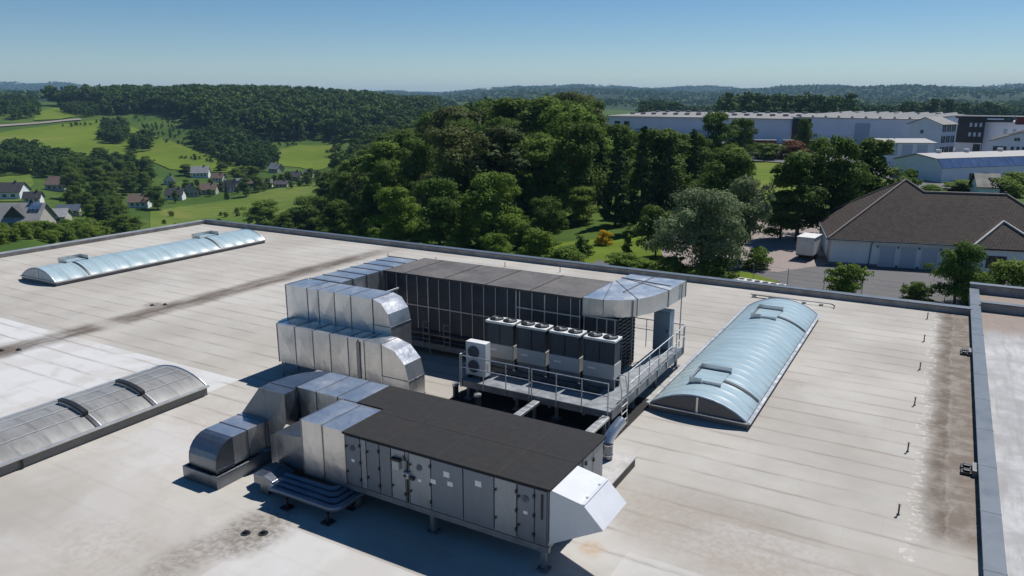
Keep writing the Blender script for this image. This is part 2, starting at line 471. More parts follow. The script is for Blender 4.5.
M['insul'] = plain('blue_grey_pipe_jacket', (0.13, 0.16, 0.21), 0.4, 0.5, 0.15, 2)
M['glz_blue'] = make_glazing('pale_blue_polycarbonate', (0.30, 0.40, 0.43), (0.375, 0.475, 0.505), 0.3, 0.0, 0.2)
M['glz_grey'] = make_glazing('aged_grey_polycarbonate', (0.20, 0.195, 0.185), (0.30, 0.295, 0.28), 0.42, 0.1, 0.0, 0.93)
M['glz_end'] = plain('smoked_end_pane', (0.05, 0.06, 0.075), 0.2, 0, 0.15, 2)
M['glz_end_blue'] = plain('pale_blue_end_pane', (0.30, 0.40, 0.43), 0.25, 0, 0.12, 2)
M['alu'] = plain('aluminium_profile', (0.62, 0.62, 0.61), 0.35, 0.7, 0.1, 3)
M['seam_alu'] = plain('pale_seam_strip', (0.55, 0.56, 0.56), 0.35, 0.3, 0.1, 3)
M['curb'] = plain('skylight_curb_sheet', (0.16, 0.155, 0.15), 0.5, 0.2, 0.2, 2)
M['seal'] = plain('black_rubber_seal', (0.02, 0.022, 0.026), 0.5, 0, 0.2, 4)
M['asphalt'] = plain('worn_asphalt', (0.105, 0.102, 0.10), 0.9, 0, 0.22, 0.4)
M['paving'] = plain('pinkish_yard_paving', (0.25, 0.205, 0.185), 0.9, 0, 0.14, 0.35)
M['white_wall'] = plain('white_render', (0.78, 0.79, 0.80), 0.8, 0, 0.06, 0.5)
M['cream_wall'] = plain('cream_render', (0.45, 0.42, 0.37), 0.8, 0, 0.06, 0.5)
M['plinth'] = plain('grey_plinth', (0.16, 0.17, 0.18), 0.8, 0, 0.15, 1)
M['shutter'] = plain('blue_grey_shutter', (0.44, 0.49, 0.57), 0.5, 0.1, 0.06, 2, streak=(1, 1, 12))
M['tiles'] = make_tiles()
M['ridge'] = plain('pale_ridge_tiles', (0.20, 0.165, 0.14), 0.8, 0, 0.25, 4)
M['roof_dark'] = plain('dark_slate_roof', (0.045, 0.043, 0.045), 0.65, 0, 0.3, 0.8)
M['roof_brown'] = plain('weathered_brown_roof', (0.17, 0.115, 0.09), 0.8, 0, 0.2, 0.8)
M['roof_grey'] = plain('grey_sheet_roof', (0.24, 0.245, 0.25), 0.6, 0, 0.15, 0.3)
M['roof_hall'] = plain('hall_roof_membrane', (0.20, 0.19, 0.18), 0.8, 0, 0.3, 0.06)
M['roof_white'] = plain('pale_sheet_roof', (0.27, 0.262, 0.25), 0.6, 0, 0.1, 0.5)
M['hall_wall'] = plain('white_hall_cladding', (0.86, 0.85, 0.92), 0.6, 0, 0.06, 0.15)
M['dark_clad'] = plain('anthracite_cladding', (0.018, 0.018, 0.021), 0.6, 0, 0.2, 0.5)
M['win'] = plain('dark_window_glass', (0.022, 0.028, 0.038), 0.12, 0, 0.2, 1)
M['win_blue'] = plain('reflective_blue_glazing', (0.10, 0.16, 0.30), 0.15, 0.3, 0.2, 0.5)
M['red'] = plain('dark_red_tarpaulin', (0.20, 0.022, 0.02), 0.55, 0, 0.15, 1)
M['bark'] = plain('grey_brown_bark', (0.085, 0.068, 0.052), 0.9, 0, 0.3, 4)
M['leaf'] = make_leaf('broadleaf_foliage', (0.026, 0.054, 0.010), (0.085, 0.135, 0.024))
M['leaf_bright'] = make_leaf('fresh_green_foliage', (0.050, 0.092, 0.014), (0.130, 0.195, 0.034), 0.36)
M['leaf_olive'] = make_leaf('olive_foliage', (0.034, 0.046, 0.016), (0.092, 0.115, 0.040))
M['leaf_dark'] = make_leaf('conifer_foliage', (0.010, 0.026, 0.010), (0.032, 0.062, 0.020), 0.12)
M['leaf_willow'] = make_leaf('silvery_willow_foliage', (0.045, 0.072, 0.028), (0.150, 0.180, 0.092), 0.25)
M['leaf_yellow'] = make_leaf('yellow_broom_blossom', (0.16, 0.15, 0.01), (0.55, 0.38, 0.015), 0.2)
M['leaf_red'] = make_leaf('copper_foliage', (0.05, 0.03, 0.014), (0.12, 0.06, 0.025), 0.2)
M['meadow'] = make_grass('mown_meadow', (0.095, 0.145, 0.012), (0.135, 0.185, 0.018), (0.11, 0.140, 0.022), 0.012, 0.08, True)
M['meadow_dull'] = make_grass('unmown_meadow', (0.088, 0.138, 0.020), (0.132, 0.172, 0.030), (0.06, 0.095, 0.018), 0.02, 0.15, True)
M['land'] = make_grass('rough_grassland', (0.045, 0.085, 0.012), (0.070, 0.115, 0.018), (0.035, 0.060, 0.012), 0.02, 0.25)
M['far_land'] = make_grass('far_wooded_hills', (0.012, 0.028, 0.010), (0.022, 0.044, 0.012), (0.085, 0.120, 0.035), 0.004, 0.0016)

# ------------------------------------------------------------------ mesh helpers
class MB:
    def __init__(self):
        self.v = []
        self.f = []
        self.uv = None

    def add(self, vs, fs):
        o = len(self.v)
        self.v += [tuple(p) for p in vs]
        self.f += [tuple(i + o for i in q) for q in fs]
        return self

    def box(self, x0, x1, y0, y1, z0, z1):
        vs = [(x, y, z) for z in (z0, z1) for y in (y0, y1) for x in (x0, x1)]
        return self.add(vs, [(0, 2, 3, 1), (4, 5, 7, 6), (0, 1, 5, 4), (2, 6, 7, 3), (0, 4, 6, 2), (1, 3, 7, 5)])

    def obox(self, c, ux, uy, uz, hx, hy, hz):
        c, ux, uy, uz = Vector(c), Vector(ux).normalized(), Vector(uy).normalized(), Vector(uz).normalized()
        vs = [c + ux * sx * hx + uy * sy * hy + uz * sz * hz for sz in (-1, 1) for sy in (-1, 1) for sx in (-1, 1)]
        return self.add(vs, [(0, 2, 3, 1), (4, 5, 7, 6), (0, 1, 5, 4), (2, 6, 7, 3), (0, 4, 6, 2), (1, 3, 7, 5)])

    def bar(self, a, b, w, h=None):
        a, b = Vector(a), Vector(b)
        d = (b - a)
        L = d.length
        d.normalize()
        up = Vector((0, 0, 1)) if abs(d.z) < 0.95 else Vector((0, 1, 0))
        s = d.cross(up).normalized()
        u = s.cross(d)
        return self.obox((a + b) / 2, d, s, u, L / 2, w / 2, (h or w) / 2)

    def tube(self, pts, r, n=8, caps=True):
        pts = [Vector(p) for p in pts]
        rings = []
        for i, p in enumerate(pts):
            d = (pts[min(i + 1, len(pts) - 1)] - pts[max(i - 1, 0)]).normalized()
            up = Vector((0, 0, 1)) if abs(d.z) < 0.95 else Vector((0, 1, 0))
            s = d.cross(up).normalized()
            u = s.cross(d)
            rr = r[i] if isinstance(r, (list, tuple)) else r
            rings.append([p + s * math.cos(2 * math.pi * k / n) * rr + u * math.sin(2 * math.pi * k / n) * rr for k in range(n)])
        vs = [q for ring in rings for q in ring]
        fs = []
        for i in range(len(rings) - 1):
            for k in range(n):
                a, b = i * n + k, i * n + (k + 1) % n
                fs.append((a, b, b + n, a + n))
        if caps:
            fs.append(tuple(range(n - 1, -1, -1)))
            fs.append(tuple((len(rings) - 1) * n + k for k in range(n)))
        return self.add(vs, fs)

    def cyl(self, c, r, z0, z1, n=16):
        return self.tube([(c[0], c[1], z0), (c[0], c[1], z1)], r, n)

    def prism(self, poly, lo, hi):
        """closed polygon of 3D points swept by the vector hi-lo"""
        off = Vector(hi) - Vector(lo)
        n = len(poly)
        vs = [Vector(p) for p in poly] + [Vector(p) + off for p in poly]
        fs = [tuple(range(n - 1, -1, -1)), tuple(range(n, 2 * n))]
        for k in range(n):
            fs.append((k, (k + 1) % n, n + (k + 1) % n, n + k))
        return self.add(vs, fs)

    def build(self, name, mat, parent=None, bevel=0.0, smooth=False, loc=None):
        me = bpy.data.meshes.new(name)
        me.from_pydata([tuple(p) for p in self.v], [], self.f)
        bm = bmesh.new()
        bm.from_mesh(me)
        bmesh.ops.recalc_face_normals(bm, faces=bm.faces)
        if bevel:
            bmesh.ops.bevel(bm, geom=list(bm.edges), offset=bevel, segments=2, profile=0.5, affect='EDGES', clamp_overlap=True)
        if smooth:
            for f in bm.faces:
                f.smooth = True
            for e in bm.edges:
                if len(e.link_faces) == 2 and e.calc_face_angle(0) > 0.6:
                    e.smooth = False
        bm.to_mesh(me)
        bm.free()
        me.materials.append(mat)
        o = bpy.data.objects.new(name, me)
        COL.objects.link(o)
        if parent is not None:
            o.parent = parent
        if loc:
            o.location = loc
        return o

def tag(o, label=None, cat=None, group=None, kind=None):
    if label: o['label'] = label
    if cat: o['category'] = cat
    if group: o['group'] = group
    if kind: o['kind'] = kind
    return o

def thing(name, label, cat, loc=(0, 0, 0), rz=0.0, group=None):
    o = bpy.data.objects.new(name, None)
    o.empty_display_size = 0.2
    COL.objects.link(o)
    o.location = loc
    o.rotation_euler = (0, 0, rz)
    return tag(o, label, cat, group)

KIDS = {}
def kids(o):
    if o.name not in KIDS:
        KIDS[o.name] = list(o.children)
    return KIDS[o.name]

def copy_tree(o, parent=None):
    c = o.copy()
    COL.objects.link(c)
    c.parent = parent
    for ch in list(o.children):
        copy_tree(ch, c)
    return c

# ------------------------------------------------------------------ terrain
# valley floor on the left, plateau on the right, wooded ridges behind: (distance, height) along bearings
PROFILE = {
    -330: [(60, -9), (150, -18), (300, -26), (600, -30), (1000, -5), (2000, 15), (5000, 40), (9000, 60), (13000, 40)],
    0: [(60, -8), (120, -15), (190, -20), (300, -28), (420, -36), (600, -36), (750, -30), (950, -10), (1200, 4), (1700, 8), (3000, 10), (6000, 30), (9000, 110), (13000, 60)],
    60: [(60, -8), (120, -16), (195, -24), (300, -33), (410, -40), (600, -37), (750, -30), (950, -11), (1200, 3), (1700, 6), (3000, 10), (6000, 30), (9000, 135), (13000, 60)],
    110: [(60, -8), (120, -17), (200, -28), (300, -37), (400, -43), (500, -43), (600, -38), (750, -30), (950, -12), (1200, 3), (1700, 6), (3000, 10), (6000, 25), (9000, 80), (13000, 60)],
    200: [(70, -8), (120, -18), (200, -32), (280, -40), (330, -44), (400, -46), (450, -45), (550, -42), (650, -36), (800, -18), (1000, -2), (1250, 5), (1700, 5), (3000, 5), (8000, 30), (13000, 50)],
    300: [(65, -8), (120, -15), (250, -33), (400, -41), (480, -42), (600, -38), (680, -35), (760, -26), (900, -10), (1100, 1), (1400, 4), (2500, 0), (6000, 20), (13000, 90)],
    350: [(65, -8), (150, -16), (250, -24), (400, -33), (600, -33), (760, -24), (900, -11), (1100, -2), (1500, 0), (2500, 0), (6000, 20), (13000, 90)],
    410: [(60, -8), (80, -9), (150, -10.5), (250, -13), (400, -21), (600, -26), (900, -14), (1300, -12), (2500, -8), (6000, 30), (13000, 95)],
    500: [(60, -8), (80, -9), (130, -10), (200, -8), (300, -6), (500, -9), (900, -12), (2000, -12), (6000, 40), (13000, 100)],
    600: [(60, -7.5), (80, -8), (130, -8), (200, -5.5), (300, -4.5), (600, -7), (1000, -12), (2500, -10), (6000, 50), (13000, 105)],
    700: [(60, -7), (80, -7.3), (150, -7), (250, -5.8), (350, -5.2), (600, -7), (1200, -22), (2500, -10), (6000, 45), (13000, 100)],
    820: [(60, -7), (80, -7), (160, -6.8), (300, -5.6), (600, -7), (1200, -22), (2500, -10), (6000, 60), (13000, 90)],
    1024: [(60, -7), (80, -7), (160, -6.8), (300, -5.6), (600, -7), (1200, -20), (2500, -6), (6000, 70), (13000, 100)],
    1400: [(60, -7), (160, -7), (300, -6), (600, -7), (1200, -15), (3000, 0), (6000, 60), (13000, 90)],
}
_pk = sorted(PROFILE)
_az = np.array([math.atan((k - 512) / 779.5) for k in _pk])
_ld = np.log(np.geomspace(10, 15000, 240))
_tab = np.array([np.interp(_ld, np.log([p[0] for p in PROFILE[k]]), [p[1] for p in PROFILE[k]]) for k in _pk])
for _ in range(2):   # round the kinks off along each bearing
    _tab[:, 1:-1] = 0.25 * _tab[:, :-2] + 0.5 * _tab[:, 1:-1] + 0.25 * _tab[:, 2:]

def terrain_arr(x, y):
    """height of the ground at world x, y (numpy arrays)"""
    f = -math.sin(yaw) * x + math.cos(yaw) * y
    r = math.cos(yaw) * x + math.sin(yaw) * y
    az = np.arctan2(r, f)
    d = np.maximum(np.hypot(x, y), 10.0)
    ld = np.log(d)
    i = np.clip(np.searchsorted(_az, az) - 1, 0, len(_az) - 2)
    t = np.clip((az - _az[i]) / (_az[i + 1] - _az[i]), 0, 1)
    t = t * t * (3 - 2 * t)
    j = np.clip((ld - _ld[0]) / (_ld[1] - _ld[0]), 0, len(_ld) - 1.001)
    j0 = j.astype(int)
    u = j - j0
    def s(ii):
        return _tab[ii, j0] * (1 - u) + _tab[ii, j0 + 1] * u
    z = s(i) * (1 - t) + s(i + 1) * t
    back = np.clip((np.abs(az) - 1.0) / 0.8, 0, 1)
    z = z * (1 - back) + -7.5 * back
    w = np.clip((d - 90) / 400, 0, 1)
    z = z + w * (1.2 * np.sin(x * 0.021 + 1.3) * np.sin(y * 0.017 + 0.4) + 0.5 * np.sin(x * 0.06) * np.cos(y * 0.053))
    w2 = np.clip((d - 2500) / 4000, 0, 1)
    z = z + w2 * (22 * np.sin(x * 0.0011 + y * 0.0006 + 1.0) + 16 * np.sin(x * 0.0023 - y * 0.0013 + 2.0) + 7 * np.sin(x * 0.006 + y * 0.004))
    w3 = np.clip((d - 1900) / 1500, 0, 1)
    z = z + w3 * (11 * np.sin(x * 0.0037 + y * 0.0021 + .5) + 9 * np.sin(x * 0.0052 - y * 0.0044 + 1.1))
    return z

def ground_z(x, y):
    return float(terrain_arr(np.array([float(x)]), np.array([float(y)]))[0])

_steps = np.concatenate([np.arange(40, 400, 0.5), np.geomspace(400, 14000, 2500)])
def ground_hit(px, py):
    """where the line of sight through a pixel meets the ground"""
    d = ray(px, py)
    h = math.hypot(d.x, d.y)
    xs = CAM.x + d.x / h * _steps
    ys = CAM.y + d.y / h * _steps
    zs = CAM.z + d.z / h * _steps
    g = terrain_arr(xs, ys)
    k = np.argmax(zs < g)
    return Vector((xs[k], ys[k], g[k]))

def to_pixel(p):
    v = Vector(p) - CAM
    k = v.dot(FWD)
    return 512 + FOC * v.dot(RGT) / k, 288 - FOC * v.dot(UPV) / k

def build_terrain():
    radii = np.concatenate([[12], np.geomspace(30, 11500, 190)])
    az = np.concatenate([np.radians(np.arange(-52, 52, 0.4)), np.radians(np.arange(52, 308, 4.0))])
    n, k = len(radii), len(az)
    R, A = np.meshgrid(radii, az, indexing='ij')
    fx, fy = -math.sin(yaw), math.cos(yaw)
    rx, ry = math.cos(yaw), math.sin(yaw)
    x = R * (np.cos(A) * fx + np.sin(A) * rx)
    y = R * (np.cos(A) * fy + np.sin(A) * ry)
    z = terrain_arr(x.ravel(), y.ravel())
    vs = np.stack([x.ravel(), y.ravel(), z], 1)
    fs, mi = [], []
    for i in range(n - 1):
        far = radii[i] > 1500
        for j in range(k):
            a, b = i * k + j, i * k + (j + 1) % k
            fs.append((a, b, b + k, a + k))
            mi.append(1 if far else 0)
    fs.append(tuple(range(k - 1, -1, -1)))
    mi.append(0)
    me = bpy.data.meshes.new('ground')
    me.from_pydata(vs.tolist(), [], fs)
    me.materials.append(M['land'])
    me.materials.append(M['far_land'])
    me.polygons.foreach_set('material_index', mi)
    me.polygons.foreach_set('use_smooth', [True] * len(fs))
    me.update()
    bm = bmesh.new()
    bm.from_mesh(me)
    bmesh.ops.recalc_face_normals(bm, faces=bm.faces)
    if sum(f.normal.z for f in bm.faces) < 0:
        bmesh.ops.reverse_faces(bm, faces=bm.faces)
    bm.to_mesh(me)
    bm.free()
    o = bpy.data.objects.new('ground', me)
    COL.objects.link(o)
    tag(o, kind='structure')
build_terrain()

def drape(name, poly, mat, lift=0.25, step=None, kind='structure'):
    """sheet laid on the terrain inside a ground polygon (list of world points)"""
    bm = bmesh.new()
    vs = [bm.verts.new((p[0], p[1], 0)) for p in poly]
    bm.faces.new(vs)
    xs = [p[0] for p in poly]
    ys = [p[1] for p in poly]
    ext = max(max(xs) - min(xs), max(ys) - min(ys))
    step = step or ext / 24
    for axis, lo, hi in ((0, min(xs), max(xs)), (1, min(ys), max(ys))):
        c = lo + step
        while c < hi:
            co = (c, 0, 0) if axis == 0 else (0, c, 0)
            no = (1, 0, 0) if axis == 0 else (0, 1, 0)
            bmesh.ops.bisect_plane(bm, geom=bm.verts[:] + bm.edges[:] + bm.faces[:], plane_co=co, plane_no=no)
            c += step
    for v in bm.verts:
        v.co.z = ground_z(v.co.x, v.co.y) + lift
    bmesh.ops.recalc_face_normals(bm, faces=bm.faces)
    for f in bm.faces:
        if f.normal.z < 0:
            f.normal_flip()
        f.smooth = True
    me = bpy.data.meshes.new(name)
    bm.to_mesh(me)
    bm.free()
    me.materials.append(mat)
    o = bpy.data.objects.new(name, me)
    COL.objects.link(o)
    tag(o, kind=kind)
    return o

def gpoly(*px):
    return [ground_hit(*p) for p in px]

# meadows of the valley and the plateau
drape('meadow', gpoly((150, 232), (150, 212), (180, 207), (240, 197), (312, 181), (322, 190), (330, 212), (300, 232)), M['meadow_dull'], 0.3)
drape('meadow', gpoly((-20, 172), (0, 133), (50, 126), (105, 120), (125, 124), (150, 135), (190, 150), (200, 160), (120, 165), (40, 172)), M['meadow'], 0.4)
drape('meadow', gpoly((34, 121), (36, 112), (55, 108), (75, 110), (82, 116), (60, 120)), M['meadow'], 0.8)
drape('meadow', gpoly((122, 150), (165, 146), (225, 158), (262, 166), (240, 173), (170, 170)), M['meadow'], 0.55)
drape('meadow', gpoly((272, 166), (274, 152), (300, 145), (340, 144), (345, 160), (322, 170), (300, 168)), M['meadow'], 0.4)
drape('meadow', gpoly((-10, 202), (0, 178), (30, 174), (34, 185), (20, 202)), M['meadow_dull'], 0.4)
drape('meadow', gpoly((735, 205), (738, 165), (792, 161), (800, 205)), M['meadow'], 0.12)
drape('meadow', gpoly((510, 262), (520, 250), (575, 242), (655, 236), (665, 262), (640, 272)), M['meadow'], 0.08)
drape('farm_road', gpoly((-20, 129), (-20, 126.6), (40, 123.2), (80, 119.5), (82, 120.6), (40, 124.6)), M['paving'], 1.0)
drape('yard', [(-34, 125), (-34, 82.6), (-8, 80.5), (30, 82), (30, 125)], M['paving'], 0.06, 4)
drape('road', [(-38, 82.3), (-38, 74.6), (45, 68), (45, 101), (-10.2, 88.9), (-14.5, 82.0)], M['asphalt'], 0.10, 4)
drape('grass_verge', [(-30, 79.5), (-26, 80.5), (-17.6, 80.8), (-13.4, 77.2), (-15, 75.8), (-30, 74)], M['meadow'], 0.16, 3)

# ------------------------------------------------------------------ the building we look down on
ROOF_L, ROOF_R, ROOF_B, ROOF_F = -57.6, 1.85, 44.8, -14.0
bld = thing('factory_building', 'large flat-roofed factory hall with brown silt stains and grey parapet, carrying all the rooftop machines', 'building', (0, 0, 0))
MB().box(ROOF_L, ROOF_R, ROOF_F, ROOF_B, -0.3, 0.0).build('roof_membrane', M['roof'], bld)
MB().box(2.25, 30, ROOF_F, 50.2, -0.3, 0.02).build('roof_membrane', M['side_roof'], bld)
MB().box(ROOF_L + .02, 30 - .02, ROOF_F + .02, ROOF_B - .02, -9.5, -0.31).build('wall', M['cladding'], bld)
MB().box(2.2, 29.9, ROOF_B + 0.1, 50.6, -9.5, -0.31).build('wall', M['cladding'], bld)

def parapet(x0, x1, y0, y1, h, over=0.05, capm='cap'):
    p = MB().box(x0, x1, y0, y1, -0.35, h).build('parapet', M['upstand'], bld)
    cp = MB().box(x0 - over, x1 + over, y0 - over, y1 + over, h + 0.003, h + 0.055)
    cp_o = p
    cp.build('capping', M[capm], p, bevel=0.008)
    if x1 - x0 > y1 - y0:
        for x in np.arange(x0 + 3, x1, 3.0):
            MB().box(x - .04, x + .04, y0 - over - .006, y1 + over + .006, h + .02, h + .061).build('capping_joint', M[capm], cp_o)
    else:
        for y in np.arange(y0 + 3, y1, 3.0):
            MB().box(x0 - over - .006, x1 + over + .006, y - .04, y + .04, h + .02, h + .061).build('capping_joint', M[capm], cp_o)
parapet(ROOF_L - 0.45, ROOF_R - 0.02, ROOF_B, ROOF_B + 0.42, 0.30)
parapet(ROOF_L - 0.45, ROOF_L, ROOF_F, ROOF_B - 0.06, 0.26, capm='cap_pale')
parapet(1.86, 2.24, ROOF_F, 50.2, 0.26)
parapet(2.31, 30, 46.0, 46.35, 0.45)
parapet(1.86, 30, 50.26, 50.7, 0.50)

# ------------------------------------------------------------------ roof lights
def arc_pts(xc, w, z0, rise, n):
    R = (w * w / 4 + rise * rise) / (2 * rise)
    a0 = math.asin(w / 2 / R)
    return [(xc + R * math.sin(a), z0 + R * math.cos(a) - (R - rise)) for a in np.linspace(-a0, a0, n)]

def arc_z(xc, w, z0, rise, x):
    R = (w * w / 4 + rise * rise) / (2 * rise)
    return z0 + math.sqrt(R * R - (x - xc) ** 2) - (R - rise)

def roof_light(label, x0, x1, y0, y1, curb_h, rise, glz, endm, pitch, curb_mat, mull=True, ridge_f=0.65):
    t = thing('barrel_skylight', label, 'skylight', ((x0 + x1) / 2, y0, 0))
    xc, w = 0.0, x1 - x0
    L = y1 - y0
    MB().box(-w / 2 + .03, w / 2 - .03, 0.03, L - .03, -0.01, curb_h).build('curb', M[curb_mat], t)
    r = MB()
    for s in (-1, 1):
        xa, xb = sorted((s * (w / 2 - .05), s * (w / 2 + .07)))
        r.box(xa, xb, -0.02, L + .02, curb_h + .002, curb_h + .07)
    r.box(-w / 2 + .052, w / 2 - .052, -0.06, .05, curb_h + .002, curb_h + .05)
    r.box(-w / 2 + .052, w / 2 - .052, L - .05, L + .06, curb_h + .002, curb_h + .05)
    r.build('edge_rail', M['alu'], t, bevel=.008)
    z0 = curb_h + .05
    # glazing: barrel sheet with a low standing ridge at every glazing bar
    N = 28
    ys = []
    y = 0.0
    while y < L - 1e-6:
        for dy, h in ((0, .022), (.03, .02), (.07, 0), (pitch * .5, .010), (pitch - .07, 0), (pitch - .03, .02)):
            if y + dy < L:
                ys.append((y + dy, h))
        y += pitch
    ys.append((L, .03))
    g = MB()
    prof = arc_pts(0, w - .16, z0, rise, N)
    R = ((w - .16) ** 2 / 4 + rise * rise) / (2 * rise)
    vs, fs = [], []
    for (yy, h) in ys:
        for (px, pz) in prof:
            k = (R + h * ridge_f) / R
            vs.append((px * k, yy, (pz - (z0 - R + rise)) * k + (z0 - R + rise)))
    for i in range(len(ys) - 1):
        for j in range(N - 1):
            fs.append((i * N + j, i * N + j + 1, (i + 1) * N + j + 1, (i + 1) * N + j))
    g.add(vs, fs)
    gl = g.build('glazing', M[glz], t, smooth=True)
    # end walls
    for yy, yo in ((0.02, 0.06), (L - .02, L - .06)):
        pl = [(p[0] * .985, yy, z0 - .02 + (p[1] - z0) * .96) for p in prof]
        e = MB().prism(pl, (0, yy, 0), (0, yo, 0)).build('end_wall', M[endm], t)
        fr = MB()
        a = [(p[0], (yy if yy < 1 else yy) , p[1] + .01) for p in prof]
        fr.tube(a, .035, 6)
        if mull:
            s = -1 if yy < 1 else 1
            fr.box(-.035, .035, yy + (s * .03 if s < 0 else 0) , yy + (0 if s < 0 else .03), z0, z0 + rise - .03)
        fr.build('end_frame', M['alu'], e)
    return t, w, z0, rise

def arc_strip(name, mat, parent, w, z0, rise, xa, xb, ya, yb, h, n=12):
    m = MB()
    xs = np.linspace(xa, xb, n)
    lo = [(x, ya, arc_z(0, w - .16, z0, rise, x) - .01) for x in xs]
    hi = [(x, ya, arc_z(0, w - .16, z0, rise, x) + h) for x in reversed(xs)]
    m.prism(lo + hi, (0, ya, 0), (0, yb, 0))
    return m.build(name, mat, parent)

def deflector(parent, w, z0, rise, xa, xb, ya, yb, h=.27):
    """smoke vent with wind deflector plates on three sides"""
    zb = arc_z(0, w - .16, z0, rise, max(abs(xa), abs(xb)) - .05) - .05
    zt = arc_z(0, w - .16, z0, rise, min(abs(xa), abs(xb))) + h
    v = MB()
    v.box(xa + .05, xb - .05, ya + .07, yb - .07, zb, zt - h + .06)
    vt = v.build('vent_flap', M['glz_blue'], parent)
    d = MB()
    xm = (xa + xb) / 2 - .12
    d.box(xa, xm, ya, ya + .02, zb, zt - .05)
    d.box(xm + .02, xb, ya + .03, ya + .05, zb - .03, zt - .12)
    d.box(xa, xa + .02, ya + .022, yb, zb, zt - .03)
    d.box(xa + .022, xb, yb - .02, yb, zb, zt - .02)
    for x in np.linspace(xa + .2, xb - .2, 4):
        d.box(x - .015, x + .015, ya - .02, ya - .002, zb, zt - .14)
    d.build('wind_deflector', M['galv'], vt)

t, w, z0, rs = roof_light('pale blue barrel skylight right of the railed platform, two square smoke vents on top',
                          -8.5, -4.9, 24.7, 40.0, .20, .60, 'glz_blue', 'glz_end', .62, 'curb')
for ya, yb in ((1.35, 2.95), (11.15, 12.9)):
    deflector(t, w, z0, rs, -.72, .45, ya, yb)
    arc_strip('seal_strip', M['seal'], t, w, z0, rs, .4, 1.70, ya + .55, ya + .74, .045)
t, w, z0, rs = roof_light('long pale blue barrel skylight beside the far left roof edge, two vents on top',
                          -49.55, -45.75, 24.6, 40.9, .20, .66, 'glz_blue', 'glz_end_blue', 1.02, 'curb')
for ya, yb in ((1.75, 3.2), (11.7, 13.4)):
    deflector(t, w, z0, rs, -.75, .15, ya, yb, .30)
    arc_strip('seal_strip', M['seal'], t, w, z0, rs, .2, 1.78, ya + .35, ya + .5, .04)
t, w, z0, rs = roof_light('grey weathered barrel skylight at the lower left with two black curved vent bars',
                          -27.05, -23.5, -1.2, 17.65, .33, .43, 'glz_grey', 'glz_end', .93, 'curb', False, .25)
for y in (14.45, 16.55):
    b = arc_strip('vent_bar', M['black'], t, w, z0, rs, -.35, 1.12, y, y + .16, .17)
    arc_strip('bar_gap', M['alu'], b, w, z0, rs, -.28, 1.05, y - .012, y - .002, .09)
    arc_strip('seam_strip', M['seam_alu'], t, w, z0, rs, -1.7, 1.72, y + .17, y + .21, .02, 20)
    arc_strip('seal_strip', M['seal'], t, w, z0, rs, 1.14, 1.72, y + .02, y + .14, .04)
for x in (-1.0, -.35, .35, 1.0):
    zz = arc_z(0, w - .16, z0, rs, x)
    MB().box(x - .02, x + .02, .1, 18.7, zz + .005, zz + .03).build('seam_strip', M['seam_alu'], t)
for y in (4.8, 7.2, 9.6, 12.0):
    MB().box(1.80, 1.835, y, y + .05, .02, .36).build('curb_joint', M['black'], t)

# ------------------------------------------------------------------ ducts
def duct(parent, rings, mat='galv', flange_at=None, cross=0.014, fl=.018, name='duct_body', cap0=True, cap1=True):
    """loft through rectangular cross-sections; every panel is broken across its diagonals, raised flanges at the joints"""
    rings = [[Vector(p) for p in r] for r in rings]
    m = MB()
    for i in range(len(rings) - 1):
        A, B = rings[i], rings[i + 1]
        ca = sum(A, Vector()) / 4
        cb = sum(B, Vector()) / 4
        for k in range(4):
            q = [A[k], A[(k + 1) % 4], B[(k + 1) % 4], B[k]]
            c = sum(q, Vector()) / 4
            n = (q[2] - q[0]).cross(q[3] - q[1])
            if n.length < 1e-9:
                continue
            n.normalize()
            if n.dot(c - (ca + cb) / 2) < 0:
                n = -n
            sz = min((q[1] - q[0]).length, (q[2] - q[1]).length)
            c = c + n * cross * min(1, sz / .6)
            m.add(q + [c], [(0, 1, 4), (1, 2, 4), (2, 3, 4), (3, 0, 4)])
    if cap0: m.add(rings[0], [(0, 1, 2, 3)])
    if cap1: m.add(rings[-1], [(0, 1, 2, 3)])
    me_o = m.build(name, M[mat], parent)
    n = len(rings)
    idx = range(n) if flange_at is None else flange_at
    for i in idx:
        A = rings[i]
        c = sum(A, Vector()) / 4
        if i == 0: d = (sum(rings[1], Vector()) / 4 - c)
        elif i == n - 1: d = (c - sum(rings[-2], Vector()) / 4)
        else: d = (sum(rings[i + 1], Vector()) / 4 - sum(rings[i - 1], Vector()) / 4)
        d.normalize()
        e1 = (A[1] - A[0]).normalized() * fl
        e2 = (A[3] - A[0]).normalized() * fl
        out = [A[0] - e1 - e2, A[1] + e1 - e2, A[2] + e1 + e2, A[3] - e1 + e2]
        b = MB()
        t = .014
        vs = [p - d * t for p in out] + [p + d * t for p in out] + [p - d * t for p in A] + [p + d * t for p in A]
        fs = []
        for k in range(4):
            k2 = (k + 1) % 4
            fs += [(k, k2, 4 + k2, 4 + k), (8 + k, 8 + k2, k2, k), (4 + k, 4 + k2, 12 + k2, 12 + k)]
        b.add(vs, fs)
        b.build('flange', M['galv_dull'], me_o)
    return me_o

def ring_x(x, y0, y1, z0, z1):      # section across a duct that runs along x
    return [(x, y0, z0), (x, y1, z0), (x, y1, z1), (x, y0, z1)]

def ring_y(y, x0, x1, z0, z1):      # section across a duct that runs along y
    return [(x0, y, z0), (x1, y, z0), (x1, y, z1), (x0, y, z1)]

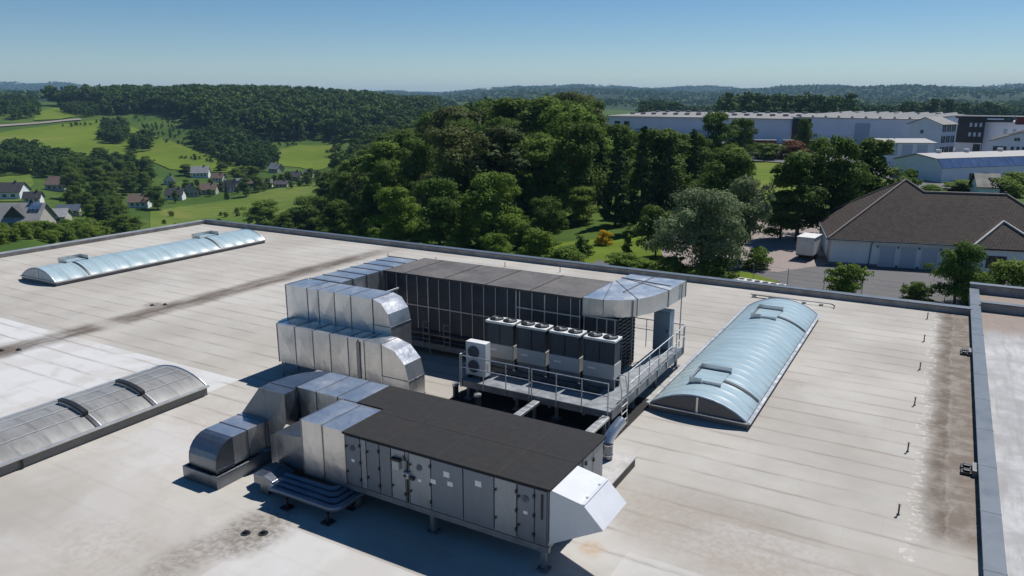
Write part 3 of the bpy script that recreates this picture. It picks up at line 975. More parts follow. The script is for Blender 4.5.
# exhaust air duct: from the back port of the air handling unit, round, down a slope and into the roof
t = thing('exhaust_air_duct', 'dull galvanised duct that bends round, slopes down and enters a roof curb', 'duct', (-17.9, 13.1, 0))
def T(p): return Vector(p) - Vector((-17.9, 13.1, 0))
def rel(rings): return [[T(p) for p in r] for r in rings]
ZB = 2.22
duct(t, rel([ring_x(-14.32, 15.9, 17.42, .95, ZB), ring_x(-15.23, 15.9, 17.42, .95, ZB),
             ring_x(-16.1, 15.9, 17.42, .95, ZB), ring_x(-16.92, 15.9, 17.42, .95, ZB)]), 'galv')
el = []
for k in range(5):      # horizontal bend from -x to -y
    a = k / 4 * math.pi / 2
    inn = Vector((-16.92, 15.9 - .0, 0))
    pin = Vector((-16.93 - .04 * math.sin(a), 15.86 + .04 * math.cos(a), 0))
    po = Vector((-16.93 - 1.0 * math.sin(a), 15.9 + 1.52 * math.cos(a), 0))
    if k == 4:
        pin, po = Vector((-16.82, 15.75, 0)), Vector((-17.93, 15.75, 0))
    el.append([(pin.x, pin.y, .95), (po.x, po.y, .95), (po.x, po.y, ZB), (pin.x, pin.y, ZB)])
duct(t, rel(el), 'galv_dull', flange_at=[0, 4], cross=.004)
e0 = [(-16.82, 15.75, .95), (-17.93, 15.75, .95), (-17.93, 15.75, ZB), (-16.82, 15.75, ZB)]
e1 = [(-16.80, 15.27, 1.25), (-17.90, 15.27, 1.25), (-17.90, 15.27, ZB - .01), (-16.80, 15.27, ZB - .01)]
e2 = [(-17.40, 15.1, .42), (-18.58, 15.1, .42), (-18.58, 15.1, 1.3), (-17.40, 15.1, 1.3)]
duct(t, rel([e0, e1]), 'galv_dull', flange_at=[1], cross=.006)
duct(t, rel([e1, e2]), 'galv_dull', flange_at=[], cross=.012)
duct(t, rel([e2, ring_y(14.93, -17.40, -18.58, .42, 1.3), ring_y(14.25, -17.40, -18.58, .42, 1.3), ring_y(13.72, -17.40, -18.58, .42, 1.3)]), 'galv', flange_at=[1, 2], cross=.01)
bend = []
for k in range(7):      # bend down at the front
    a = k / 6 * math.pi / 2
    o = (13.72 - .68 * math.sin(a), .62 + .68 * math.cos(a))
    i = (13.72, .62) if k else (13.72, .42)
    if k == 6:
        i = (13.72, .56)
    bend.append([(-17.40, i[0], i[1]), (-18.58, i[0], i[1]), (-18.58, o[0], o[1]), (-17.40, o[0], o[1])])
bend.append([(-17.40, 13.72, .38), (-18.58, 13.72, .38), (-18.58, 13.04, .38), (-17.40, 13.04, .38)])
duct(t, rel(bend), 'galv_dull', flange_at=[], cross=.002)
cu = MB()
for x0, x1, y0, y1 in ((-18.72, -17.22, 12.90, 12.96), (-18.72, -17.22, 15.2, 15.26), (-18.72, -18.66, 12.965, 15.195), (-17.28, -17.22, 12.965, 15.195)):
    cu.box(x0, x1, y0, y1, 0, .40)
cu.box(-18.655, -17.285, 12.965, 15.195, 0, .30)
cu.v = [tuple(T(p)) for p in cu.v]
cu.build('roof_curb', M['galv_dull'], t, bevel=.006)

# supply duct box at the left end of the unit, with its bend down
t = thing('supply_air_duct', 'bright galvanised duct box at the left end of the black-roofed air handler', 'duct', (-15, 14.15, 0))
def T(p): return Vector(p) - Vector((-15, 14.15, 0))
duct(t, rel([ring_x(-13.37, 14.15, 15.82, .55, ZB), ring_x(-14.2, 14.15, 15.82, .55, ZB), ring_x(-15.0, 14.15, 15.82, .55, ZB)]), 'galv', cross=.02)
duct(t, rel([ring_x(-15.03, 14.3, 15.6, .60, 1.62), ring_x(-15.4, 14.28, 15.4, .50, 1.55), ring_x(-16.2, 14.28, 15.3, .46, 1.50), ring_x(-16.45, 14.28, 15.3, .46, 1.30)]), 'galv_dull', flange_at=[0])
duct(t, rel([[(-15.8, 14.3, .455), (-15.8, 15.25, .455), (-16.36, 15.25, .455), (-16.36, 14.3, .455)],
             [(-15.8, 14.3, .02), (-15.8, 15.25, .02), (-16.36, 15.25, .02), (-16.36, 14.3, .02)]]), 'galv_dull', flange_at=[0])

# rack of jacketed pipes that swing under the unit, and the swan-neck hood they come out of
t = thing('pipe_rack', 'blue-grey rack of jacketed pipes bending under the left end of the black-roofed unit', 'pipes', (-14, 13.2, 0))
for k in range(4):
    o = .20 * k
    y, x = 13.28 + o, -13.02 - o
    pts = [(-15.45, y, .40 + .035 * k)]
    for j in range(7):
        a = j / 6 * math.pi / 2
        pts.append((x - .25 + .25 * math.sin(a), y + .25 - .25 * math.cos(a), .40 + .035 * k))
    pts.append((x, 15.2, .40 + .035 * k))
    pts = [Vector(p) - Vector((-14, 13.2, 0)) for p in pts]
    MB().tube(pts, .095, 10).build('pipe', M['insul'], t, smooth=True)
for x, y in ((-14.75, 13.2), (-13.25, 13.2), (-13.2, 14.1), (-14.75, 13.95)):
    MB().box(x + 14 - .03, x + 14 + .03, y - 13.2 - .03, y - 13.2 + .03, 0, .30).box(x + 14 - .14, x + 14 + .14, y - 13.2 - .14, y - 13.2 + .14, 0, .05).build('support', M['seal'], t)
MB().box(-.78, -.72, -.02, .95, .26, .30).box(.72, .78, -.02, .95, .26, .30).build('crossbar', M['steel'], t)
t = thing('swan_neck_hood', 'small folded sheet-metal hood on a leg at the left end of the pipe rack', 'roof hood', (-15.9, 13.8, 0))
pr = [(-.33, -.42, .62), (-.33, .42, .62), (-.33, .42, .40), (-.33, -.42, .40)]
MB().prism([(-.33, -.42, .30), (-.33, -.42, .58), (.05, -.42, .60), (.42, -.42, .50), (.42, -.42, .30)], (0, -.42, 0), (0, .42, 0)).build('hood', M['galv_dull'], t, bevel=.01)
MB().box(-.12, .18, -.38, .38, 0, .298).build('leg', M['galv_dull'], t)
MB().tube([(-.40, -.1, .32), (-.335, -.1, .32)], .17, 14).build('spigot', M['black'], t)

# ------------------------------------------------------------------ air handling unit
AX0, AX1, AY0, AY1 = -13.35, -7.15, 14.15, 17.30
t = thing('air_handling_unit', 'long grey air handling unit with black roof, service doors and white intake hood', 'air handler', (-10.25, 15.7, 0))
def P(x, y, z=0): return (x + 10.25, y - 15.7, z)
def pbox(m, x0, x1, y0, y1, z0, z1):
    return m.box(x0 + 10.25, x1 + 10.25, y0 - 15.7, y1 - 15.7, z0, z1)
pbox(MB(), AX0, AX1, AY0, AY1 - .02, .70, 2.17).build('casing', M['casing_grey'], t)
pbox(MB(), -14.3, AX0 - .003, 15.86, 17.28, .70, 2.17).build('casing', M['casing_grey'], t)
rf = MB()
rf.prism([P(AX0 - .06, AY0 - .08, 2.19), P(AX1 + .07, AY0 - .08, 2.19), P(AX1 + .07, AY1 + .1, 2.19), P(-14.42, AY1 + .1, 2.19), P(-14.42, 15.84, 2.19), P(AX0 - .06, 15.84, 2.19)], (0, 0, 2.19), (0, 0, 2.255))
rfo = rf.build('roof_cover', M['bitumen'], t, bevel=.01)
for x in (-12.0, -10.35, -8.55):
    pbox(MB(), x, x + .05, AY0 - .05, AY1 + .08, 2.257, 2.2585).build('lap_seam', M['lap'], rfo)
pbox(MB(), AX0 - .04, AX1 + .04, 15.6, 15.65, 2.2595, 2.261).build('lap_seam', M['lap'], rfo)
# base frame and feet
bf = MB()
pbox(bf, AX0 - .95, AX1 + .02, AY0 - .01, AY0 + .09, .53, .69)
pbox(bf, AX0 - .95, AX1 + .02, AY1 - .1, AY1, .53, .69)
for x in (-13.3, -11.9, -10.5, -9.1, -7.25):
    pbox(bf, x - .04, x + .04, AY0 + .095, AY1 - .105, .53, .66)
bf.build('base_frame', M['steel'], t)
for x in (-13.1, -10.55, -7.3):
    for y in (AY0 + .1, AY1 - .12):
        f = MB()
        pbox(f, x - .06, x + .06, y - .06, y + .06, .06, .528)
        pbox(f, x - .14, x + .14, y - .14, y + .14, 0, .055)
        f.build('foot', M['steel'], t)
# front panels and doors, left to right; lighter ones have reflections in their colour
spec = [(-13.33, -12.83, 'door', 'casing_grey', 'porthole'), (-12.80, -12.63, 'panel', 'casing_bright_refl', None), (-12.60, -12.18, 'door', 'casing_grey', None), (-12.15, -11.79, 'panel', 'casing_grey', None),
        (-11.76, -11.32, 'door', 'casing_bright_refl', 'box'), (-11.17, -10.51, 'door', 'casing_bright_refl', 'porthole'), (-10.48, -9.53, 'panel', 'casing_grey', 'sticker'), (-9.50, -8.63, 'panel', 'casing_grey', 'sticker'),
        (-8.60, -8.0, 'door', 'casing_bright_refl', None), (-7.96, -7.52, 'door', 'casing_grey', 'porthole'), (-7.49, -7.19, 'panel', 'casing_grey', 'rod')]
for (x0, x1, nm, mt, extra) in spec:
    p = pbox(MB(), x0, x1, AY0 - .035, AY0 - .003, .73, 2.15).build(nm, M[mt], t, bevel=.008)
    if nm == 'door':
        for z in (.95, 1.45, 1.95):
            pbox(MB(), x1 - .02, x1 + .03, AY0 - .07, AY0 - .037, z - .04, z + .04).build('hinge', M['black'], p)
        for z in (1.1, 1.85):
            h = MB()
            pbox(h, x0 + .02, x0 + .055, AY0 - .085, AY0 - .037, z - .02, z + .02)
            pbox(h, x0 + .025, x0 + .045, AY0 - .10, AY0 - .087, z - .07, z + .03)
            h.build('handle', M['black'], p)
    if extra == 'porthole':
        xm = x0 + (x1 - x0) * .48
        MB().tube([P(xm, AY0 - .06, 1.82), P(xm, AY0 - .037, 1.82)], .085, 18).build('porthole', M['plinth'], p)
        MB().tube([P(xm, AY0 - .066, 1.82), P(xm, AY0 - .061, 1.82)], .06, 18).build('porthole_glass', M['fins'], p)
        pbox(MB(), xm - .05, xm + .06, AY0 - .04, AY0 - .0365, 1.42, 1.50).build('sticker', M['label'], p)
    if extra == 'sticker':
        xm = (x0 + x1) / 2
        pbox(MB(), xm - .09, xm + .09, AY0 - .041, AY0 - .0365, 1.78, 1.93).build('sticker', M['label'], p)
    if extra == 'box':
        xm = x0 + .2
        b = MB()
        pbox(b, xm - .11, xm + .11, AY0 - .13, AY0 - .037, 1.62, 1.86)
        b.build('pressure_gauge', M['unit_grey'], p, bevel=.01)
        pbox(MB(), xm - .15, xm + .15, AY0 - .15, AY0 - .037, 1.87, 1.93).build('gauge_hood', M['black'], p)
        pbox(MB(), xm - .15, xm - .115, AY0 - .10, AY0 - .037, 1.64, 1.80).build('gauge_hose', M['black'], p)
    if extra == 'rod':
        xm = (x0 + x1) / 2 + .04
        MB().tube([P(xm, AY0 - .06, 1.42), P(xm, AY0 - .06, 2.05)], .022, 8).build('door_stay', M['black'], p)
# gap posts, cable with isolator between the doors
pbox(MB(), -11.30, -11.19, AY0 - .03, AY0 - .003, .73, 2.15).build('post', M['casing_bright_refl'], t)
iso = pbox(MB(), -11.33, -11.14, AY0 - .14, AY0 - .032, 1.46, 1.62).build('isolator_switch', M['unit_grey'], t, bevel=.01)
MB().tube([P(-11.24, AY0 - .05, .74), P(-11.24, AY0 - .05, 1.46)], .024, 8).build('cable', M['black'], iso)
MB().tube([P(-11.30, AY0 - .10, 2.08), P(-11.22, AY0 - .06, 1.9), P(-11.24, AY0 - .05, 1.63)], .02, 8).build('cable', M['black'], iso)
MB().tube([P(-11.24, AY0 - .16, 1.54), P(-11.24, AY0 - .142, 1.54)], .05, 12).build('knob', M['black'], iso)
pbox(MB(), -11.12, -11.0, AY0 - .11, AY0 - .04, 1.44, 1.52).build('handle', M['black'], t)
for x, z in ((-9.9, 1.62), (-10.42, 1.55)):
    pbox(MB(), x - .08, x + .08, AY0 - .042, AY0 - .0365, z - .06, z + .06).build('sticker', M['label'], t)
# right end: service panel and the white intake hood
pbox(MB(), AX1 + .003, AX1 + .03, 16.02, 16.6, .75, 2.15).build('panel', M['casing_bright_refl'], t, bevel=.006)
pbox(MB(), AX1 + .003, AX1 + .03, 16.63, 17.26, .75, 2.15).build('panel', M['casing_bright_refl'], t, bevel=.006)
for y, z in ((16.15, 2.0), (16.62, 1.9), (16.62, 1.2)):
    pbox(MB(), AX1 + .03, AX1 + .07, y - .03, y + .03, z - .05, z + .05).build('hinge', M['black'], t)
hd = [(AX1 + .02, .78), (AX1 + .02, 2.205), (-6.28, 2.05), (-5.77, 1.55)]
hm = MB().prism([P(x, 14.16, z) for x, z in hd], (0, 14.16, 0), (0, 15.58, 0))
ho = hm.build('intake_hood', M['hood_white'], t, bevel=.006)
for y in (14.5, 15.2):
    MB().box(-6.36 + 10.25, -6.30 + 10.25, y - 15.7 - .03, y - 15.7 + .03, 2.06, 2.075).build('bracket', M['rail'], ho)
MB().box(-6.33 + 10.25, -6.25 + 10.25, 14.18 - 15.7, 15.56 - 15.7, 2.045, 2.062).build('fold_seam', M['hood_white'], ho)

# ------------------------------------------------------------------ curb with flue behind the unit
t = thing('flue_pipe', 'silver flue elbow rising from the roof behind the right end of the black-roofed unit', 'flue', (-8.0, 19.75, .36))
MB().tube([(0, 0, .0), (0, 0, .45)], .16, 20).build('lower_pipe', M['galv_dull'], t, smooth=True)
MB().tube([(0, 0, .452), (.0, .0, .52), (.03, .10, .68), (.09, .28, .84), (.16, .5, .97), (.20, .62, 1.03)], .165, 20).build('elbow', M['galv'], t, smooth=True)
for z in (.10, .44):
    MB().tube([(0, 0, z), (0, 0, z + .03)], .175, 20).build('band', M['galv'], t, smooth=True)
t = thing('roof_curb', 'low kerb box with pale top and dark sides behind the air handler', 'roof curb', (-7.8, 19.4, 0))
MB().box(-.75, .50, -1.0, .9, 0, .28).build('curb_wall', M['seal'], t)
MB().box(-.78, .53, -1.04, .94, .283, .33).build('curb_lid', M['concrete'], t, bevel=.01)

# ------------------------------------------------------------------ black-clad plant enclosure with its ducts
EX0, EX1, EY0, EY1 = -21.4, -11.75, 25.85, 28.75
t = thing('plant_enclosure', 'tall black-clad cooling enclosure with flat black roof behind the condenser units', 'plant enclosure', (-16.6, 27.3, 0))
def B(m, x0, x1, y0, y1, z0, z1):
    return m.box(x0 + 16.6, x1 + 16.6, y0 - 27.3, y1 - 27.3, z0, z1)
B(MB(), EX0, EX1, EY0, EY1, .62, 3.44).build('body', M['seal'], t)
rf = B(MB(), EX0 - .05, EX1 + .05, EY0 - .1, EY1 + .1, 3.45, 3.53).build('roof_cover', M['bitumen_grey'], t, bevel=.012)
for x in (-20.3, -18.2, -16.1, -14.0):
    B(MB(), x, x + .05, EY0 - .08, EY1 + .08, 3.532, 3.539).build('lap_seam', M['lap'], rf)
posts = [-21.34 + .572 * k for k in range(17)]
posts = [p for p in posts if p < -11.9] + [-11.80]
for a, b_ in zip(posts[:-1], posts[1:]):
    mid = 2.13 if (a + b_) / 2 < -14.7 else 2.74
    B(MB(), a + .03, b_ - .03, EY0 - .02, EY0 - .003, mid + .05, 3.42).build('upper_panel', M['dark_mesh'], t)
    B(MB(), a + .03, b_ - .03, EY0 - .02, EY0 - .003, .95, mid - .05).build('lower_panel', M['dark_mesh'], t)
for i, x in enumerate(posts):
    wd = .028 if i not in (2, 4, 12, 14) else .045
    B(MB(), x - wd / 2, x + wd / 2, EY0 - .05, EY0 - .003, .92, 3.43).build('frame_post', M['rail'], t)
fr = MB()
B(fr, EX0, -14.66, EY0 - .055, EY0 - .003, 2.11, 2.15)
B(fr, -14.60, EX1, EY0 - .055, EY0 - .003, 2.72, 2.77)
fr.build('frame_rail', M['rail'], t)
B(MB(), -14.66, -14.61, EY0 - .06, EY0 - .003, .92, 3.43).build('frame_post', M['rail'], t)
B(MB(), EX0, EX1, EY0 - .05, EY0 - .003, .86, .91).build('frame_rail', M['steel'], t)
B(MB(), EX0, EX1, EY0 - .22, EY0 - .008, .30, .56).build('base_beam', M['steel'], t)
B(MB(), EX0, EX1, EY1 - .12, EY1, .30, .56).build('base_beam', M['steel'], t)
for x in (-21.2, -18.95, -16.5, -14.2, -12.0):
    for y in (EY0 - .1, EY1 - .06):
        B(MB(), x - .06, x + .06, y - .06, y + .06, 0, .298).build('foot', M['steel'], t)
# inner low pipes and cross braces seen along the front
for z, y in ((.72, EY0 - .14), (1.02, EY0 - .12)):
    MB().tube([(EX0 + 16.6 + 1.6, y - 27.3, z), (-15.2 + 16.6, y - 27.3, z)], .045, 8).build('pipe', M['dark_blue'], t, smooth=True)
for x in (-19.2, -18.1):
    lad = MB()
    for dx in (0, .32):
        B(lad, x + dx, x + dx + .03, EY0 - .30, EY0 - .27, .5, 1.55)
    for z in (.75, 1.0, 1.25, 1.5):
        B(lad, x + .03, x + .32, EY0 - .295, EY0 - .275, z, z + .03)
    lad.build('access_ladder', M['steel'], t)
# louvred intake block under the elbow
lb = B(MB(), EX1 + .05, -10.3, EY0 + .05, 27.9, .50, 2.78).build('intake_block', M['dark_mesh'], t)
for i in range(14):
    z = .68 + i * .148
    lv = MB()
    y = EY0 + .1
    n = 8
    pts = []
    for k in range(n + 1):
        yy = EY0 + .1 + (27.85 - EY0 - .1) * k / n
        pts.append((-10.3 + 16.6 + (.10 if k % 2 else .02), yy - 27.3, z + (.04 if k % 2 else 0)))
    for k in range(n):
        lv.bar(pts[k], pts[k + 1], .03, .07)
    lv.build('louvre', M['dark_blue'], lb)
for x in (-11.65, -11.1, -10.7, -10.36):
    B(MB(), x, x + .035, EY0, EY0 + .045, .50, 2.78).build('frame_post', M['rail'], lb)
B(MB(), EX1 + .05, -10.3, EY0, EY0 + .045, 2.785, 2.84).build('frame_rail', M['rail'], lb)

# upper duct: along the back-left, round the corner, forward arm with bend down at its right end
t = thing('upper_duct', 'upper of two stacked galvanised ducts, U-shaped, curving down at its right end', 'duct', (-20.3, 22, 0))
def T(p): return Vector(p) - Vector((-20.3, 22, 0))
ys = [22.9, 23.7, 24.6, 25.5, 26.4, 27.3, 28.2]
duct(t, rel([ring_y(y, -23.1, -21.43, 2.25, 3.54) for y in ys]), 'galv', cross=.02, fl=.03)
xs = [-23.1, -21.9, -21.3, -20.45, -19.6, -18.5]
duct(t, rel([ring_x(x, 21.5, 22.75, 2.08, 3.56) for x in xs]), 'galv', cross=.035)
bend = []
for k in range(4):
    a = (k) / 3 * math.pi / 2
    bend.append([(-18.5, 21.5, 2.55), (-18.5, 22.75, 2.55), (-18.5 + .84 * math.sin(a), 22.75, 2.55 + 1.01 * math.cos(a)), (-18.5 + .84 * math.sin(a), 21.5, 2.55 + 1.01 * math.cos(a))])
duct(t, rel(bend), 'galv', flange_at=[0, 3], cross=.004)
duct(t, rel([[(-18.48, 21.5, 2.55), (-18.48, 22.75, 2.55), (-17.66, 22.75, 2.55), (-17.66, 21.5, 2.55)], [(-18.48, 21.5, 1.0), (-18.48, 22.75, 1.0), (-17.66, 22.75, 1.0), (-17.66, 21.5, 1.0)]]), 'galv', flange_at=[1])
for x, y in ((-23.0, 22.0), (-23.0, 27.8), (-21.5, 27.8), (-20.2, 22.7)):
    MB().bar(T((x, y, 0)), T((x, y, 2.24)), .05).build('leg', M['steel'], t)
MB().bar(T((-20.75, 24.9, 2.75)), T((-20.25, 25.3, 2.95)), .10, .06).build('drain_spout', M['label'], t)

t = thing('lower_duct', 'lower of two stacked galvanised ducts, on thin legs, curving down at its right end', 'duct', (-19.5, 20.5, 0))
def T(p): return Vector(p) - Vector((-19.5, 20.5, 0))
xs = [-22.68, -21.7, -20.75, -19.85, -18.95, -18.45, -18.15, -17.33]
duct(t, rel([ring_x(x, 20.5, 21.485, .63, 2.22) for x in xs]), 'galv', flange_at=[0, 1, 2, 3, 4, 5, 6], cross=.035)
bend = []
for k in range(4):
    a = k / 3 * math.pi / 2
    bend.append([(-17.33, 20.5, 1.0), (-17.33, 21.47, 1.0), (-17.33 + 1.22 * math.sin(a), 21.47, 1.0 + 1.22 * math.cos(a)), (-17.33 + 1.22 * math.sin(a), 20.5, 1.0 + 1.22 * math.cos(a))])
duct(t, rel(bend), 'galv', flange_at=[0, 3], cross=.004)
duct(t, rel([[(-17.31, 20.5, 1.0), (-17.31, 21.47, 1.0), (-16.11, 21.47, 1.0), (-16.11, 20.5, 1.0)], [(-17.31, 20.5, .25), (-17.31, 21.47, .25), (-16.11, 21.47, .25), (-16.11, 20.5, .25)]]), 'galv', flange_at=[1])
MB().prism([T((-22.7, 21.46, .64)), T((-22.7, 20.52, .64)), T((-22.9, 20.8, .64)), T((-23.0, 21.2, .64)), T((-22.95, 21.5, .64))], (0, 0, .64), (0, 0, 2.21)).build('end_cap', M['galv'], t)
for x, y in ((-22.57, 20.56), (-22.57, 21.4), (-19.9, 20.56), (-19.9, 21.4), (-17.5, 21.4)):
    MB().bar(T((x, y, 0)), T((x, y, .63)), .05).build('leg', M['steel'], t)
MB().bar(T((-18.42, 20.46, .7)), T((-18.42, 20.46, 2.15)), .16, .02).build('patch_strip', M['galv_dull'], t)

# elbow duct at the right end, on thin hangers
t = thing('elbow_duct', 'wide flat galvanised elbow duct leaving the right end of the black enclosure above the platform', 'duct', (-10.5, 28, 0))
def T(p): return Vector(p) - Vector((-10.5, 28, 0))
outer = [(-11.69, 25.82), (-10.84, 25.86), (-10.2, 26.15), (-9.75, 26.6), (-9.4, 27.35), (-9.15, 28.5), (-9.06, 30.5)]
inner = [(-11.69, 28.7), (-11.66, 28.75), (-11.63, 28.85), (-11.61, 29.0), (-11.59, 29.2), (-11.57, 29.6), (-11.55, 30.5)]
duct(t, rel([[(i[0], i[1], 2.86), (o[0], o[1], 2.86), (o[0], o[1], 3.54), (i[0], i[1], 3.54)] for i, o in zip(inner, outer)]), 'galv', flange_at=[0, 1, 3, 5, 6], cross=.006, fl=.02)
MB().bar(T((-11.6, 29.6, 3.56)), T((-9.3, 29.2, 3.56)), .05, .03).build('stiffener', M['galv_dull'], t)
MB().bar(T((-10.6, 27.3, 3.56)), T((-10.45, 30.4, 3.56)), .05, .03).build('stiffener', M['galv_dull'], t)
for p in ((-9.85, 26.42), (-9.04, 29.9), (-11.5, 30.4)):
    MB().tube([T((p[0], p[1], .8)), T((p[0], p[1], 3.5))], .022, 8).build('hanger_rod', M['steel'], t)

# ------------------------------------------------------------------ platform
PX0, PX1, PY0, PY1, PZ = -14.85, -8.85, 22.05, 29.8, .80
t = thing('steel_platform', 'galvanised L-shaped steel grating platform carrying the condenser units', 'platform', (-11.85, 24, 0))
def B(m, x0, x1, y0, y1, z0, z1):
    return m.box(x0 + 11.85, x1 + 11.85, y0 - 24, y1 - 24, z0, z1)
for x0 in np.arange(PX0, PX1 - .2, 1.0):
    B(MB(), x0 + .006, min(x0 + 1.0, PX1) - .006, PY0 + .02, PY0 + 1.05, PZ - .04, PZ).build('deck_plate', M['deck'], t)
for y0 in np.arange(PY0 + 1.06, PY1 - .2, 1.0):
    B(MB(), PX1 - 1.0, PX1 - .02, y0 + .006, min(y0 + 1.0, PY1) - .006, PZ - .04, PZ).build('deck_plate', M['deck'], t)
fa = MB()
B(fa, PX0, PX1, PY0 - .03, PY0 + .015, PZ - .24, PZ + .01)
B(fa, PX1 + .003, PX1 + .045, PY0 - .03, PY1, PZ - .27, PZ + .06)
B(fa, PX0 - .045, PX0 - .003, PY0 - .03, PY0 + 3.2, PZ - .27, PZ + .02)
fa.build('fascia', M['steel'], t)
bm_ = MB()
for y in (23.15, 23.95, 24.5, 25.2):
    B(bm_, PX0 + .05, PX1 - 1.05, y - .05, y + .05, PZ - .2, PZ - .02)
for x in (-14.2, -12.6, -11.2, -9.9):
    B(bm_, x - .05, x + .05, PY0 + .06, 25.5, PZ - .36, PZ - .202)
bm_.build('beam', M['steel'], t)
for x, y in ((-14.7, 22.3), (-12.6, 22.3), (-11.0, 22.3), (-9.05, 22.3), (-14.7, 25.1), (-9.05, 24.6), (-9.05, 27.0), (-9.05, 29.6), (-12.0, 25.1)):
    f = MB()
    B(f, x - .05, x + .05, y - .05, y + .05, .04, PZ - .28)
    B(f, x - .15, x + .15, y - .15, y + .15, 0, .04)
    f.build('leg', M['steel'], t)
# tie beams across the roof in front of the platform, sunlit stubs
g = 'white channel beams before the platform'
for x, lab in ((-11.62, 'white steel channel bridging from the air handler to the middle of the platform front'), (-8.98, 'white steel channel bridging from the air handler to the right platform corner')):
    o = thing('channel_beam', lab, 'beam', (x, 20.0, 0), 0, g)
    MB().box(-.13, .13, -2.4, 1.98, .58, .68).build('channel', M['alu'], o, bevel=.008)
    for y in (-2.2, 0, 1.8):
        MB().box(-.05, .05, y - .05, y + .05, 0.02, .578).build('foot', M['steel'], o)
MB().box(-15.3, -8.55, 18.2, 25.6, 0.004, 0.014).build('black_sheet', M['bitumen'], bld)  # thin black sheet on the roof under and before the platform
for x, y, lab in ((-15.15, 22.1, 'short grey vent stub with bright cap left of the platform'), (-13.85, 21.6, 'short grey vent stub with bright cap before the platform')):
    o = thing('vent_stub', lab, 'vent', (x, y, 0), 0, 'vent stubs by the platform')
    MB().cyl((0, 0), .11, 0, .52).build('stub_pipe', M['dark_blue'], o, smooth=True)
    MB().cyl((0, 0), .14, .523, .60).build('cap', M['alu'], o, smooth=True)
for x, lab in ((-13.35, 'left pale slab on the black sheet before the platform'), (-10.85, 'right pale slab on the black sheet before the platform')):
    o = MB().box(-.17, .17, -.2, .2, 0, .05).build('pale_slab', M['concrete'], None, bevel=.006, loc=(x, 21.32, 0.018))  # thin pale block lying on the black sheet
    tag(o, lab, 'slab', 'pale slabs before the platform')

# railings
def railing(label, a, b, n, z=PZ, h=1.0, group='guard rails of the platform'):
    a, b = Vector((a[0], a[1], z)), Vector((b[0], b[1], z))
    t = thing('guard_rail', label, 'railing', (a + b) / 2, 0, group)
    c = (a + b) / 2
    for k in range(n):
        p = a.lerp(b, k / (n - 1)) - c
        MB().tube([p - Vector((0, 0, .22)), p + Vector((0, 0, h))], .021, 8).build('post', M['rail'], t, smooth=True)
    for hh in (h, h * .55):
        MB().tube([a - c + Vector((0, 0, hh)), b - c + Vector((0, 0, hh))], .021, 8).build('rail_tube', M['rail'], t, smooth=True)
    return t
railing('left length of tubular railing along the platform front, below the white fan unit', (-14.80, 22.0), (-11.95, 22.0), 4)
railing('right length of tubular railing along the platform front, before the condensers', (-11.85, 22.0), (-8.95, 22.0), 4)
railing('long tubular railing running back along the right side of the platform', (-8.78, 23.4), (-8.78, 29.75), 7)
railing('short tubular railing across the back of the platform by the cabinet', (-11.3, 29.85), (-8.85, 29.85), 4)
railing('short tubular railing at the left end of the platform', (-14.9, 22.05), (-14.9, 23.3), 2)
# ladder at the front right corner
o = thing('access_ladder', 'short hooped access ladder at the front right corner of the platform', 'ladder', (-8.75, 22.5, 0))
for y in (0, .5):
    MB().tube([(.12, y, 0), (.08, y, 1.4), (.0, y, 1.8), (-.25, y, 1.8)], .021, 8).build('stringer', M['rail'], o, smooth=True)
for z in (.3, .58, .86):
    MB().tube([(.11, 0, z), (.11, .5, z)], .016, 8).build('rung', M['rail'], o)

